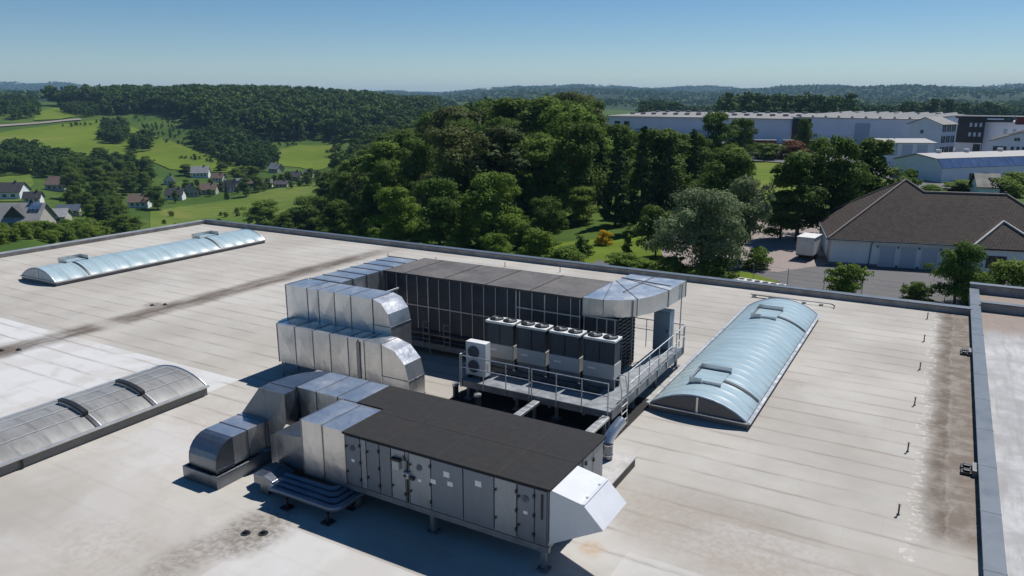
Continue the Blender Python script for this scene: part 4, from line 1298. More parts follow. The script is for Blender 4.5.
# ------------------------------------------------------------------ condenser units
def condenser():
    t = thing('condenser_unit', '', 'condenser', (0, 0, 0), 0, 'row of four condenser units')
    W, D, H = 1.22, .66, 1.50
    MB().box(-W / 2, W / 2, 0, D, .0, .56).build('base_cabinet', M['unit_grey'], t, bevel=.012)
    MB().box(-W / 2 + .03, W / 2 - .03, .03, D - .03, .562, 1.38).build('coil', M['fins'], t)
    for x in (-W / 2 + .02, 0, W / 2 - .02):
        for y in (.012, D - .012):
            MB().box(x - .018, x + .018, y - .012, y + .012, .562, 1.38).build('corner_post', M['dark_blue'], t)
    g = MB()
    for z in np.arange(.62, 1.36, .062):
        g.box(-W / 2 + .04, W / 2 - .04, .018, .026, z, z + .012)
        g.box(W / 2 - .026, W / 2 - .018, .04, D - .04, z, z + .012)
    g.build('guard_grille', M['dark_blue'], t)
    top = MB().box(-W / 2 - .01, W / 2 + .01, -.01, D + .01, 1.383, 1.47).build('top_cover', M['unit_white'], t, bevel=.015)
    for x in (-.30, .30):
        f = MB().tube([(x, D / 2, 1.472), (x, D / 2, 1.476)], .245, 24).build('fan_opening', M['black'], t)
        s = MB()
        ring = [(x + .255 * math.cos(a), D / 2 + .255 * math.sin(a), 1.49) for a in np.linspace(0, 2 * math.pi, 25)]
        s.tube(ring, .022, 6, caps=False)
        s.build('fan_shroud', M['black'], f, smooth=True)
        bl = MB()
        for k in range(4):
            a = k * math.pi / 2 + .5
            c = Vector((x + .12 * math.cos(a), D / 2 + .12 * math.sin(a), 1.492))
            bl.obox(c, (math.cos(a), math.sin(a), 0), (-math.sin(a), math.cos(a), .35), (0, -.35, 1), .105, .05, .004)
        bl.build('fan_blade', M['plinth'], f)
        MB().cyl((x, D / 2), .05, 1.48, 1.515, 14).build('fan_hub', M['unit_grey'], f)
        gr = MB()
        for r in (.10, .17, .235):
            gr.tube([(x + r * math.cos(a), D / 2 + r * math.sin(a), 1.525) for a in np.linspace(0, 2 * math.pi, 21)], .004, 4, caps=False)
        gr.build('fan_guard', M['steel'], f)
    MB().box(-.42, -.12, -.006, -.001, .3, .36).build('sticker', M['label'], t)
    for y in (.1, D - .1):
        MB().box(-W / 2, W / 2, y - .04, y + .04, -.38, -.004).build('support_rail', M['steel'], t)
    return t
first = condenser()
labs = ['leftmost of the four grey top-fan condenser units, half hidden by the white fan unit', 'grey top-fan condenser unit second from the left in the row of four',
        'grey top-fan condenser unit third from the left in the row of four', 'rightmost of the four grey top-fan condenser units, by the louvred block']
for k in range(4):
    o = first if k == 0 else copy_tree(first)
    o.location = (-14.28 + 1.387 * k, 23.85, 1.20)
    o['label'] = labs[k]

t = thing('split_outdoor_unit', 'small off-white outdoor unit with two front fans at the left end of the platform railing', 'air conditioner', (-14.45, 22.42, .92))
MB().box(-.43, .43, 0, .36, 0, 1.30).build('housing', M['unit_white'], t, bevel=.015)
for z in (.36, .92):
    f = MB().tube([(-.08, -.012, z), (-.08, -.002, z)], .245, 24).build('fan_opening', M['fins'], t)
    g = MB()
    for r in (.06, .12, .18, .24):
        g.tube([(-.08 + r * math.cos(a), -.02, z + r * math.sin(a)) for a in np.linspace(0, 2 * math.pi, 25)], .007, 5, caps=False)
    g.build('fan_guard', M['plinth'], f)
for x in (-.3, .3):
    MB().box(x - .03, x + .03, -.02, .40, -.12, -.003).build('foot', M['black'], t)
MB().box(.432, .436, .1, .2, .2, .5).build('pipe_cover', M['unit_grey'], t)

t = thing('control_cabinet', 'tall grey electrical cabinet at the back right corner of the platform', 'cabinet', (-9.55, 29.3, .86))
MB().box(-.36, .34, -.25, .3, 0, 1.62).build('cabinet_body', M['cabinet'], t, bevel=.01)
MB().box(-.33, .31, -.275, -.253,   .05, 1.57).build('door', M['cabinet'], t, bevel=.006)
MB().box(.22, .26, -.30, -.277, .75, .9).build('handle', M['black'], t)
MB().box(-.36, .34, -.25, .3, -.06, -.003).build('plinth', M['steel'], t)

# ------------------------------------------------------------------ small things on the roof
def pin(x, y, h, lab, gr):
    t = thing('anchor_post', lab, 'anchor post', (x, y, 0), 0, gr)
    MB().cyl((0, 0), .045, 0, .02, 12).build('base_plate', M['seal'], t)
    MB().tube([(0, 0, .03), (0, 0, h)], .022, 8).build('rod', M['seal'], t)
    MB().cyl((0, 0), .04, h, h + .03, 10).build('eyelet', M['steel'], t)
order = ['nearest', 'second nearest', 'third', 'fourth', 'fifth', 'farthest']
for k, y in enumerate((21.24, 25.6, 29.95, 34.3, 38.65, 42.95)):
    pin(-.08, y, .30, '%s dark fall-arrest post in the row beside the right-hand brown stain' % order[k], 'fall-arrest posts along the right roof edge')
for k, (px, py) in enumerate(((388, 258), (436, 262), (505, 267), (560, 272))):
    p = at_z(px, py, 0)
    pin(p.x, min(p.y, 43.9), .30, 'thin fall-arrest post near the far roof edge, number %s from the left corner' % ['one', 'two', 'three', 'four'][k], 'fall-arrest posts along the far roof edge')

def drain(x, y, lab, r=.075):
    t = thing('roof_drain', lab, 'drain', (x, y, 0), 0, 'roof drains')
    MB().cyl((0, 0), r + .05, 0, .02, 16).build('collar', M['seal'], t)
    b = MB()
    for k in range(8):
        a = k * math.pi / 4
        b.bar((r * math.cos(a), r * math.sin(a), .02), (r * .5 * math.cos(a), r * .5 * math.sin(a), .07), .02)
    b.cyl((0, 0), r * .6, .06, .08, 12)
    b.build('leaf_guard', M['black'], t)
drain(-14.75, 11.75, 'black drain in the grey dirt in front of the swan-neck hood, left one')
drain(-14.35, 11.98, 'black drain in the grey dirt in front of the swan-neck hood, right one')
drain(-36.9, 24.75, 'black drain in the brown gully stain behind the grey skylight, nearer of the pair')
drain(-36.45, 25.2, 'black drain in the brown gully stain behind the grey skylight, farther of the pair')
drain(-35.9, 16.5, 'black drain in the dark stain at the left picture edge, left one')
drain(-35.35, 16.95, 'black drain in the dark stain at the left picture edge, right one')
def scupper(x, y, lab):
    t = thing('wall_drain', lab, 'drain', (x, y, 0), 0, 'scupper drains by the right parapet')
    for dy in (-.17, .2):
        MB().box(-.2, .1, dy - .13, dy + .13, 0, .10).box(-.14, .06, dy - .09, dy + .09, .1, .16).build('leaf_guard', M['black'], t, bevel=.02)
    MB().box(.1, .24, -.3, .34, .0, .2).build('outlet_box', M['curb'], t)
scupper(1.58, 25.0, 'near black twin scupper drain against the right parapet')
scupper(1.58, 37.6, 'far black twin scupper drain against the right parapet')
t = thing('roof_conduit', 'thin conduit run on small blocks behind the right blue skylight', 'conduit', (-7, 42.9, 0))
MB().tube([(-2.0, .05, .16), (2.3, .05, .16)], .03, 8).build('conduit_pipe', M['concrete'], t)
MB().tube([(2.3, .05, .16), (2.5, -.1, .12), (2.5, -.35, .1)], .03, 8).build('conduit_pipe', M['seal'], t)
MB().box(-1.9, .1, .08, .2, .10, .16).build('cable_tray', M['curb'], t)
for x in (-1.8, -.9, 0, .9, 1.8):
    MB().box(x - .1, x + .1, -.06, .22, 0, .098).build('block', M['concrete'], t)

# ------------------------------------------------------------------ the house to the right
def roof_face(parent, pts, mat, name='roof_slope', thick=.14):
    """tiled roof plane (list of 3D points, first edge is the eave) with UVs in metres"""
    pts = [Vector(p) for p in pts]
    u = (pts[1] - pts[0]).normalized()
    n = u.cross(pts[-1] - pts[0]).normalized()
    if n.z < 0:
        n = -n
    v = n.cross(u)
    k = len(pts)
    me = bpy.data.meshes.new(name)
    me.from_pydata([tuple(p) for p in pts] + [tuple(p - Vector((0, 0, thick))) for p in pts], [],
                   [tuple(range(k)), tuple(range(2 * k - 1, k - 1, -1))] + [(i, i + k, (i + 1) % k + k, (i + 1) % k) for i in range(k)])
    uvl = me.uv_layers.new(name='UVMap')
    for lp in me.loops:
        p = me.vertices[lp.vertex_index].co - pts[0]
        uvl.data[lp.index].uv = (p.dot(u), p.dot(v))
    me.materials.append(mat)
    o = bpy.data.objects.new(name, me)
    COL.objects.link(o)
    if parent is not None:
        o.parent = parent
    return o

HZ, EZ = -7.0, -4.0            # ground and eave level of the house
hrot = math.radians(12.3)
house = thing('hipped_house', 'low white house with big brown tiled hip roof beyond the right end of the roof', 'house', (-10.75, 88.6, HZ), hrot)
EH = EZ - HZ
SQ, PK = 17.0, 5.85            # square pavilion at the left and its rise
RV, RL = 6.8, 18.4             # ridge depth of the lower wing and where its ridge ends
slope = PK / (SQ / 2)
RH = RV * slope
WEND = RL + RV
ov = .45
# walls set back under the eaves
MB().box(ov, SQ - ov, ov, SQ - ov, -.4, EH - .12).build('wall', M['white_wall'], house)
MB().box(SQ - ov + .01, WEND - ov, ov, 2 * RV - ov, -.4, EH - .12).build('wall', M['white_wall'], house)
MB().box(ov - .04, WEND - ov + .04, ov - .05, ov - .005, -.4, .32).build('plinth', M['plinth'], house)
e = EH
pk = (SQ / 2, SQ / 2, e + PK)
jx = SQ - RV                    # where the pavilion's front right hip meets the wing ridge
jt = (jx, RV, e + RH)
roof_face(house, [(0, 0, e), (WEND, 0, e), (RL, RV, e + RH), jt, pk], M['tiles'])
roof_face(house, [(0, SQ, e), (0, 0, e), pk], M['tiles'])
roof_face(house, [(SQ, SQ, e), (0, SQ, e), pk], M['tiles'])
roof_face(house, [(SQ, 2 * RV, e), (SQ, SQ, e), pk, jt], M['tiles'])
roof_face(house, [(WEND, 2 * RV, e), (SQ, 2 * RV, e), jt, (RL, RV, e + RH)], M['tiles'])
roof_face(house, [(WEND, 0, e), (WEND, 2 * RV, e), (RL, RV, e + RH)], M['tiles'])
def ridge(a, b):
    MB().tube([Vector(a) + Vector((0, 0, .02)), Vector(b) + Vector((0, 0, .02))], .13, 8).build('ridge_tiles', M['ridge'], house)
ridge((0, 0, e), pk); ridge((0, SQ, e), pk); ridge(pk, jt); ridge(jt, (RL, RV, e + RH)); ridge((RL, RV, e + RH), (WEND, 0, e))
gt = MB()
gt.bar((0, -.07, e - .08), (13.3, -.07, e - .08), .12, .12)
gt.bar((-.07, 0, e - .08), (-.07, SQ, e - .08), .12, .12)
gt.build('gutter', M['cap'], house)
MB().bar((SQ + 1.3, 7.0, e + RH * .85), (SQ + 1.3, 7.0, e + RH + .3), .3).build('vent_pipe', M['seal'], house)
MB().tube([(4.6, -.02, e - .12), (4.5, ov - .1, e - .5), (4.4, ov - .1, 0)], .06, 8).build('downpipe', M['plinth'], house)
for k in range(4):
    x = 5.4 + k * 2.05
    s = MB().box(x, x + 1.55, ov - .09, ov - .052, .02, 2.35).build('shutter_door', M['shutter'], house)
    fr = MB()
    fr.box(x - .08, x - .003, ov - .11, ov - .052, .0, 2.42).box(x + 1.553, x + 1.63, ov - .11, ov - .052, .0, 2.42).box(x - .08, x + 1.63, ov - .11, ov - .052, 2.423, 2.5)
    fr.build('door_frame', M['white_wall'], s)
    MB().box(x - .34, x - .18, ov - .16, ov - .052, 2.2, 2.42).build('lamp', M['plinth'], house)
# porch with its own little hip roof
px0, px1, py = 13.6, 20.6, -1.6
pz = e + .02
pm = ((px0 + px1) / 2, 1.9, pz + 2.35)
pb = ((px0 + px1) / 2, 3.55, pz + 2.38)
roof_face(house, [(px0, py, pz), (px1, py, pz), pm], M['tiles'])
roof_face(house, [(px0, .1, pz), (px0, py, pz), pm, pb], M['tiles'])
roof_face(house, [(px1, py, pz), (px1, .1, pz), pb, pm], M['tiles'])
for a in ((px0, py, pz), (px1, py, pz)):
    MB().tube([Vector(a) + Vector((0, 0, .03)), Vector(pm) + Vector((0, 0, .03))], .15, 8).build('ridge_tiles', M['roof_white'], house)
MB().box(px0 + .4, px1 - .4, py + .35, ov - .06, -.4, EH - .12).build('porch_wall', M['white_wall'], house)
wn2 = MB().box(px0 + 1.6, px0 + 3.4, py + .29, py + .346, .9, 2.25).build('window', M['win'], house)
MB().box(px0 + 1.5, px0 + 3.5, py + .25, py + .288, .82, .9).build('window_sill', M['white_wall'], wn2)
MB().box(px0 + 3.75, px0 + 4.15, py + .30, py + .346, .9, 1.3).build('notice_board', M['shutter'], house)

# white box trailer beside the house
P0 = at_z(801, 262, HZ)
t = thing('box_trailer', 'small white box trailer parked on the yard beside the brown-roofed house', 'trailer', (-13.05, 91.3, HZ + .1), math.radians(-6))
MB().box(-.95, .95, -1.6, 1.6, .55, 2.55).build('box_body', M['unit_white'], t, bevel=.04)
MB().box(-1.0, 1.0, -1.65, 1.65, 2.553, 2.62).build('roof_sheet', M['unit_white'], t, bevel=.02)
for x in (-.46, .46):
    MB().box(x - .42, x + .42, -1.63, -1.603, .65, 2.45).build('rear_door', M['unit_white'], t)
MB().box(-.5, .45, -1.66, -1.635, 1.72, 2.1).build('panel', M['label'], t)
MB().box(-.85, .85, -1.55, 1.55, .42, .545).build('chassis', M['black'], t)
for x in (-.92, .92):
    w_ = MB().tube([(x - .09, .1, .3), (x + .09, .1, .3)], .3, 16).build('wheel', M['black'], t)
    MB().tube([(x - .095, .1, .3), (x + .095, .1, .3)], .14, 12).build('rim', M['steel'], w_)
MB().bar((0, 1.6, .48), (0, 2.7, .48), .08).build('drawbar', M['steel'], t)
for x in (-.8, .8):
    MB().box(x - .09, x + .09, -1.64, -1.605, .50, .60).build('tail_light', M['red'], t)

# wire fence along the road
fz = lambda x, y: ground_z(x, y)
t = thing('wire_fence', 'thin wire mesh fence on grey posts along the road in front of the house', 'fence', (-4, 77.0, HZ))
for k in range(9):
    MB().tube([(-12 + k * 3.4, -k * .25, -.3), (-12 + k * 3.4, -k * .25, 1.7)], .03, 6).build('post', M['steel'], t)
wm = MB()
for z in (.3, .7, 1.1, 1.6):
    wm.tube([(-12, 0, z), (-12 + 8 * 3.4, -8 * .25, z)], .008, 4)
wm.build('wire', M['steel'], t)
# white rack of dark rounds lying beyond the parapet
a, b_ = at_z(724, 280, -6.6), at_z(780, 289, -6.6)
t = thing('planting_tray', 'white tray with two rows of dark round openings just beyond the far parapet', 'tray', ((a.x + b_.x) / 2, (a.y + b_.y) / 2 + 1.2, -6.98), math.atan2(b_.y - a.y, b_.x - a.x))
Lt = (b_ - a).length
MB().box(-Lt / 2, Lt / 2, -1.1, 1.1, .0, .36).build('tray_body', M['unit_white'], t, bevel=.03)
for k in range(7):
    for r_, dy in enumerate((-.5, .5)):
        x = -Lt / 2 + Lt * (k + .35 + .3 * r_) / 7
        MB().cyl((x, dy), .30, .363, .40, 14).build('round_opening', M['leaf_dark'] if False else M['black'], t)

# ------------------------------------------------------------------ far buildings
def frame(origin, right):
    """empty at origin whose local x runs along the horizontal vector right"""
    return math.atan2(right.y, right.x)

def add_windows(parent, x0, x1, z0, z1, n, y=-.06, mat='win', framed=True, wfrac=.6):
    pitch_ = (x1 - x0) / n
    for k in range(n):
        c = x0 + pitch_ * (k + .5)
        hw = pitch_ * wfrac / 2
        w_ = MB().box(c - hw, c + hw, y, -.004, z0, z1).build('window', M[mat], parent)
        if framed:
            MB().box(c - .04, c + .04, y - .03, y - .004, z0, z1).build('frame', M['white_wall'], w_)

def gable_block(label, name, cat, pl, pr, depth, h, rise, wall, roof, ridge_along=True, group=None, overhang=.4, zb=None, base=-1.0):
    """block whose front base line runs from ground point pl to pr; ridge parallel to the front unless ridge_along is False"""
    pl, pr = Vector(pl), Vector(pr)
    z = min(pl.z, pr.z) if zb is None else zb
    d = pr - pl
    d.z = 0
    L = d.length
    t = thing(name, label, cat, (pl.x, pl.y, z), math.atan2(d.y, d.x), group)
    o = overhang
    th = .18
    if ridge_along:
        MB().prism([(0, 0, base), (0, 0, h), (0, depth / 2, h + rise), (0, depth, h), (0, depth, base)], (0, 0, 0), (L, 0, 0)).build('wall', M[wall], t)
        k = rise / (depth / 2)
        r = MB()
        for s in (0, 1):
            ye, ym = (-o, depth / 2) if s == 0 else (depth + o, depth / 2)
            r.prism([(-o, ye, h - o * k + .02), (-o, ym, h + rise + .02), (-o, ym, h + rise + th), (-o, ye, h - o * k + th)], (-o, 0, 0), (L + o, 0, 0))
    else:
        MB().prism([(0, 0, base), (L, 0, base), (L, 0, h), (L / 2, 0, h + rise), (0, 0, h)], (0, 0, 0), (0, depth, 0)).build('wall', M[wall], t)
        k = rise / (L / 2)
        r = MB()
        for s in (0, 1):
            xe, xm = (-o, L / 2) if s == 0 else (L + o, L / 2)
            r.prism([(xe, -o, h - o * k + .02), (xm, -o, h + rise + .02), (xm, -o, h + rise + th), (xe, -o, h - o * k + th)], (0, -o, 0), (0, depth + o, 0))
    ro = r.build('roof', M[roof], t)
    return t, L, ro

def gp(px, d, z=None):
    p = at_d(px, 150, d)
    p.z = ground_z(p.x, p.y) if z is None else z
    return p

def gpd(px, depth, z=None):
    """point on the bearing of a picture column at a given depth along the view heading"""
    dr = ray(px, 150)
    k = (dr.x * -math.sin(yaw) + dr.y * math.cos(yaw)) / math.hypot(dr.x, dr.y)
    return gp(px, depth / k, z)

yard_pts = [gpd(600, 228), gpd(700, 222), gpd(800, 205), gpd(880, 178), gpd(915, 150), gpd(1130, 140), gpd(1200, 420), gpd(600, 440)]
drape('factory_yard', yard_pts, M['asphalt'], 0.35, 8)
# hall A: the long one behind the wood, hall B: right of it
t, L, ro = gable_block('long low white industrial hall with grey roof behind the wood, left one', 'industrial_hall', 'hall', gpd(606, 335, -5.6), gpd(788, 287, -5.6), 95, 9.0, 1.2, 'hall_wall', 'roof_hall', overhang=1.0)
for i in range(15):
    for j in range(2):
        x, y = L * (i + .5) / 15, 18 + 24 * j
        MB().cyl((x, y), 1.1, 9 + 1.2 * y / 47.5 + .1, 9 + 1.2 * y / 47.5 + 1.0, 10).build('roof_dome', M['roof_white'], ro)
add_windows(t, 3, 12, 4.6, 7.0, 2, mat='win', framed=False)
MB().box(14, 20, -.06, -.004, 0, 4.2).build('gate', M['shutter'], t)
MB().box(40, 46, -.06, -.004, 0, 4.2).build('gate', M['shutter'], t)
t, L, ro = gable_block('long white industrial hall with sawtooth-like skylight strips, centre one before the far wood', 'industrial_hall', 'hall', gpd(790, 283, -6), gpd(912, 250, -6), 80, 10.2, 1.0, 'hall_wall', 'roof_hall', overhang=.5)
for i in range(9):
    x = L * (i + .5) / 9
    MB().prism([(x - .7, 1, 10.35), (x + .7, 1, 10.35), (x, 1, 11.1)], (0, 0, 0), (0, 38, 1.0)).build('skylight_strip', M['roof_white'], ro)
for i in range(6):
    MB().cyl((L * (i + .3) / 6, 30), .9, 10.8, 11.9, 10).build('roof_dome', M['roof_white'], ro)
MB().box(L * .55, L * .66, -.5, -.01, -1, 8.6).build('shutter_bay', M['shutter'], t)
MB().box(0, L * .17, -.06, -.004, 2.2, 9.8).build('dark_bay', M['win'], t)
# three storey block, its gable to the left
c = gpd(939, 224, -5.8)
lft = gpd(905.5, 233, -5.8)
rgt = gpd(961, 243, -5.8)
t, L, ro = gable_block('white three-storey office block with gable wall and rows of paired windows', 'office_block', 'office', lft, c, 7.2, 9.3, 1.9, 'white_wall', 'roof_hall', ridge_along=False)
add_windows(t, L * .36, L * .5, 6.6, 7.6, 1)
d2 = 30
for r_ in range(3):
    for k in range(3):
        y = .35 + k * 2.3
        z = 1.0 + r_ * 3.1
        w_ = MB().box(L + .004, L + .06, y, y + 1.8, z, z + 1.9).build('window', M['win'], t)
        MB().box(L + .063, L + .09, y + .85, y + .95, z, z + 1.9).build('frame', M['white_wall'], w_)
        MB().box(L + .063, L + .09, y + .42, y + .47, z, z + 1.9).build('frame', M['white_wall'], w_)
# black cube
t = thing('black_office_cube', 'black clad office cube with projecting flat roof right of the white office block', 'office', gpd(954, 240, -5.8), hrot * 0)
q0, q1 = gpd(954, 240, -5.8), gpd(981, 236, -5.8)
t.rotation_euler = (0, 0, math.atan2(q1.y - q0.y, q1.x - q0.x))
L = (q1 - q0).length
MB().box(0, L, 0, 14, 3.4, 10.8).build('upper_storeys', M['dark_clad'], t)
MB().box(.2, L - .2, .3, 13.7, -1, 3.39).build('ground_floor', M['white_wall'], t)
MB().box(L * .68, L * .95, .2, .296, 0, 3.0).build('door', M['win'], t)
MB().box(-.8, L * 2.0, -1, 15, 10.81, 11.4).build('roof_slab', M['dark_clad'], t)
for r_ in range(2):
    for k in range(3):
        MB().box(L * (.45 + .18 * k), L * (.45 + .18 * k) + .7, -.05, -.004, 5.3 + r_ * 2.9, 6.5 + r_ * 2.9).build('window', M['shutter'], t)
# right white block with a band of square windows
t, L, ro = gable_block('white flat block with a row of square grey windows at the right picture edge', 'office_block', 'office', gpd(981, 238, -5.8), gpd(1062, 226, -5.8), 22, 9.6, .3, 'hall_wall', 'roof_white', overhang=.2)
add_windows(t, L * .22, L * .78, 6.2, 7.7, 5, mat='shutter', framed=False, wfrac=.4)
MB().box(L * .12, L * .33, -.06, -.004, -.5, 3.2).build('grey_bay', M['shutter'], t)
o = thing('rooftop_unit', 'small dark red plant room on the roof at the right picture edge', 'plant room', at_d(1016, 125, 252) * 1.0)
o.location.z = 3.95
MB().box(0, 9, 0, 6, 0, 2.0).build('plant_room_wall', M['red'], o)
MB().box(-.3, 9.3, -.3, 6.3, 2.003, 2.2).build('plant_room_roof', M['roof_white'], o)
# gabled front with dark gate
t, L, ro = gable_block('white gabled hall front with dark gate and tall windows at the right picture edge', 'workshop_hall', 'hall', gpd(989, 208, -6.2), gpd(1052, 200, -6.2), 26, 6.0, 2.3, 'white_wall', 'roof_dark', ridge_along=False)
MB().box(L * .06, L * .28, -.08, -.004, -.4, 4.6).build('gate', M['win'], t)
add_windows(t, L * .33, L * .78, 2.0, 4.6, 5, framed=False, wfrac=.55)
add_windows(t, L * .38, L * .48, 6.1, 6.9, 1, framed=True, wfrac=.9)
# low hall in front with sloping blue glazing
a, b_, c = gpd(914, 190, -6.6), gpd(945, 160, -6.6), gpd(1075, 172, -6.6)
d = (c - b_); d.z = 0
L = d.length
dep = 13
t = thing('glazed_hall', 'low white hall with a sloping band of blue glazing, behind the brown-roofed house', 'hall', b_, math.atan2(d.y, d.x))
MB().prism([(0, 0, -1), (0, 0, 3.3), (0, 1.5, 5.0), (0, 7, 5.7), (0, dep, 4.2), (0, dep, -1)], (0, 0, 0), (L, 0, 0)).build('wall', M['white_wall'], t)
k = MB().prism([(-.3, 1.5, 5.02), (-.3, 7, 5.72), (-.3, dep + .3, 4.22), (-.3, dep + .3, 4.42), (-.3, 7, 5.95), (-.3, 1.4, 5.2)], (-.3, 0, 0), (L + .3, 0, 0)).build('roof', M['roof_white'], t)
gl = MB().prism([(-.02, -.12, 3.25), (-.02, 1.42, 5.0), (-.02, 1.36, 5.08), (-.02, -.2, 3.33)], (-.02, 0, 0), (L, 0, 0)).build('sloping_glazing', M['win_blue'], t)
for i in range(1, 22):
    x = L * i / 22
    MB().bar((x, -.19, 3.36), (x, 1.37, 5.12), .07).build('glazing_bar', M['roof_grey'], gl)
add_windows(t, 6.5, 14, .6, 2.0, 2, framed=False, wfrac=.35)
wl = MB().box(-.06, -.004, 6, 7.5, .8, 2.2).build('window', M['win'], t)
for x in (6, 14, 24):
    MB().cyl((x, 7), .6, 5.9, 6.6, 10).build('roof_dome', M['unit_white'], k)
# low link building left of it
t, L, ro = gable_block('low white link building with grey panelled upper wall, left of the glazed hall', 'link_building', 'hall', gpd(884, 197, -6.4), gpd(934, 196, -6.4), 14, 6.2, .7, 'white_wall', 'roof_white', overhang=.5)
for k in range(3):
    MB().box(L * (.06 + .3 * k), L * (.27 + .3 * k), -.06, -.004, 3.1, 5.8).build('grey_panel', M['shutter'], t)
add_windows(t, L * .25, L * .65, .5, 2.1, 2, framed=False, wfrac=.3)
t, L, ro = gable_block('small house with dark roof between the glazed hall and the green trees', 'small_house', 'house', gpd(984, 140, -7), gpd(1006, 139, -7), 5, 2.2, 2.0, 'white_wall', 'dark_clad', overhang=.4)
# lorry trailers
def lorry(label, px0, px1, d):
    a, b_ = gpd(px0, d, -5.9), gpd(px1, d - 2, -5.9)
    t = thing('lorry_trailer', label, 'lorry trailer', a, math.atan2(b_.y - a.y, b_.x - a.x), 'red lorry trailers by the hall')
    L = (b_ - a).length
    MB().box(0, L, 0, 2.5, 1.2, 3.7).build('tarpaulin', M['red'], t, bevel=.05)
    MB().box(-.05, L + .05, -.05, 2.55, 3.71, 3.95).build('roof_sheet', M['roof_white'], t)
    MB().box(.1, L - .1, .2, 2.3, .8, 1.19).build('chassis', M['black'], t)
    for x in (L * .7, L * .82, L * .15):
        for y in (.25, 2.25):
            MB().tube([(x, y - .18, .5), (x, y + .18, .5)], .5, 12).build('wheel', M['black'], t)
lorry('red lorry trailer with white roof parked before the hall, left one', 748, 776, 246)
lorry('red lorry trailer with white roof parked before the hall, right one', 783, 816, 244)

# ------------------------------------------------------------------ village in the valley
def cottage(label, px, py, wpx, hpx, wall, roof, ang=0.0, depth=None, wins=3, chim=True, gable_front=False, name='village_house', rise=None, cat='house'):
    """house standing where the line of sight through its base meets the ground"""
    g = ground_hit(px, py)
    d = math.hypot(g.x, g.y)
    s = d / 779.5
    k_ = .80 if px > 125 else .92
    L, H = wpx * s * k_, hpx * s * k_
    dep = depth or L * .75
    rs_ = rise or H * .5
    r = Vector((RGT.x, RGT.y, 0))
    rr = Matrix.Rotation(ang, 3, 'Z') @ r
    pl = g - rr * L / 2
    pl.z = g.z
    pr = g + rr * L / 2
    pr.z = g.z
    t, L, ro = gable_block(label, name, cat, pl, pr, dep, max(2.4, H - rs_), rs_, wall, roof, ridge_along=not gable_front, overhang=.6, base=-4)
    h = max(2.4, H - rs_)
    if wins:
        add_windows(t, L * .08, L * .92, h * .35, h * .35 + 1.3, wins, y=-.08, wfrac=.45)
    if chim:
        if gable_front:
            MB().box(L * .6, L * .6 + .8, dep * .5, dep * .5 + .8, h + rs_ * .4, h + rs_ + 1.1).build('chimney', M['roof_dark'], ro)
        else:
            MB().box(L * .7, L * .7 + .8, dep * .5 - .4, dep * .5 + .4, h + rs_ * .4, h + rs_ + 1.0).build('chimney', M['roof_dark'], ro)
    return t
cottage('small white cottage with weathered pinkish roof at the left end of the village row', 138, 208, 21, 15, 'white_wall', 'roof_brown', .15)
cottage('white house with dark slate roof, second in the front village row', 174, 200, 19, 13, 'white_wall', 'roof_dark', .1)
cottage('dark brown house with steep roof in the middle of the front village row', 192, 197, 16, 14, 'cream_wall', 'roof_dark', .5, gable_front=True)
cottage('low house with dark brown roof right of the steep brown house', 208, 195, 18, 13, 'cream_wall', 'roof_brown', .1)
cottage('dark slate house with white gable on the right of the front village row', 229, 192, 18, 13, 'white_wall', 'roof_dark', -.35)
cottage('large white house with grey roof standing above the village row', 200, 178, 19, 13, 'white_wall', 'roof_grey', .2, wins=4)
cottage('half-hidden dark house with white wall left above the village row', 169, 185, 11, 11, 'white_wall', 'roof_dark', .3, gable_front=True)
cottage('small brown-roofed house behind the white-gabled village house', 217, 182, 14, 10, 'white_wall', 'roof_brown', -.1)
cottage('small bright white house between the village trees', 267, 188, 12, 10, 'white_wall', 'roof_white', .2)
cottage('grey-roofed house on the slope above the right end of the village', 273, 173, 15, 11, 'cream_wall', 'roof_grey', -.5)
cottage('low dark shed row at the foot of the right village houses', 281, 188, 15, 7, 'cream_wall', 'roof_dark', .1, name='village_shed', cat='shed')
cottage('dark-roofed house near the right end of the village', 294, 181, 15, 11, 'cream_wall', 'roof_dark', .1)
cottage('last village house on the right with pale sheet roof', 308, 178, 11, 10, 'white_wall', 'roof_white', -.3)
cottage('brown-roofed house half hidden behind the right village trees', 251, 188, 14, 10, 'cream_wall', 'roof_brown', .1)
cottage('small barn with dark roof at the middle right of the village', 242, 186, 11, 8, 'cream_wall', 'roof_grey', .2, name='barn', cat='barn')
cottage('dark-roofed house at the left picture edge above the farm', 5, 200, 27, 15, 'white_wall', 'roof_dark', .1)
cottage('brown-roofed house among trees above the left farm', 55, 191, 21, 13, 'cream_wall', 'roof_brown', -.2)
cottage('small dark-roofed house left of the brown-roofed one', 32, 203, 14, 10, 'white_wall', 'roof_dark', .2)
cottage('long low farm building with grey roof right of the big pale farmhouse', 48, 224, 30, 12, 'cream_wall', 'roof_grey', .25, name='farm_shed', chim=False, cat='farm shed')
cottage('low shed with blue-grey roof beside the long farm building', 68, 216, 19, 9, 'cream_wall', 'cap', .3, name='farm_shed', chim=False, cat='farm shed')
t = cottage('white house with blue-grey roof high on the left slope', 29, 155, 12, 8, 'white_wall', 'roof_white', -.4)
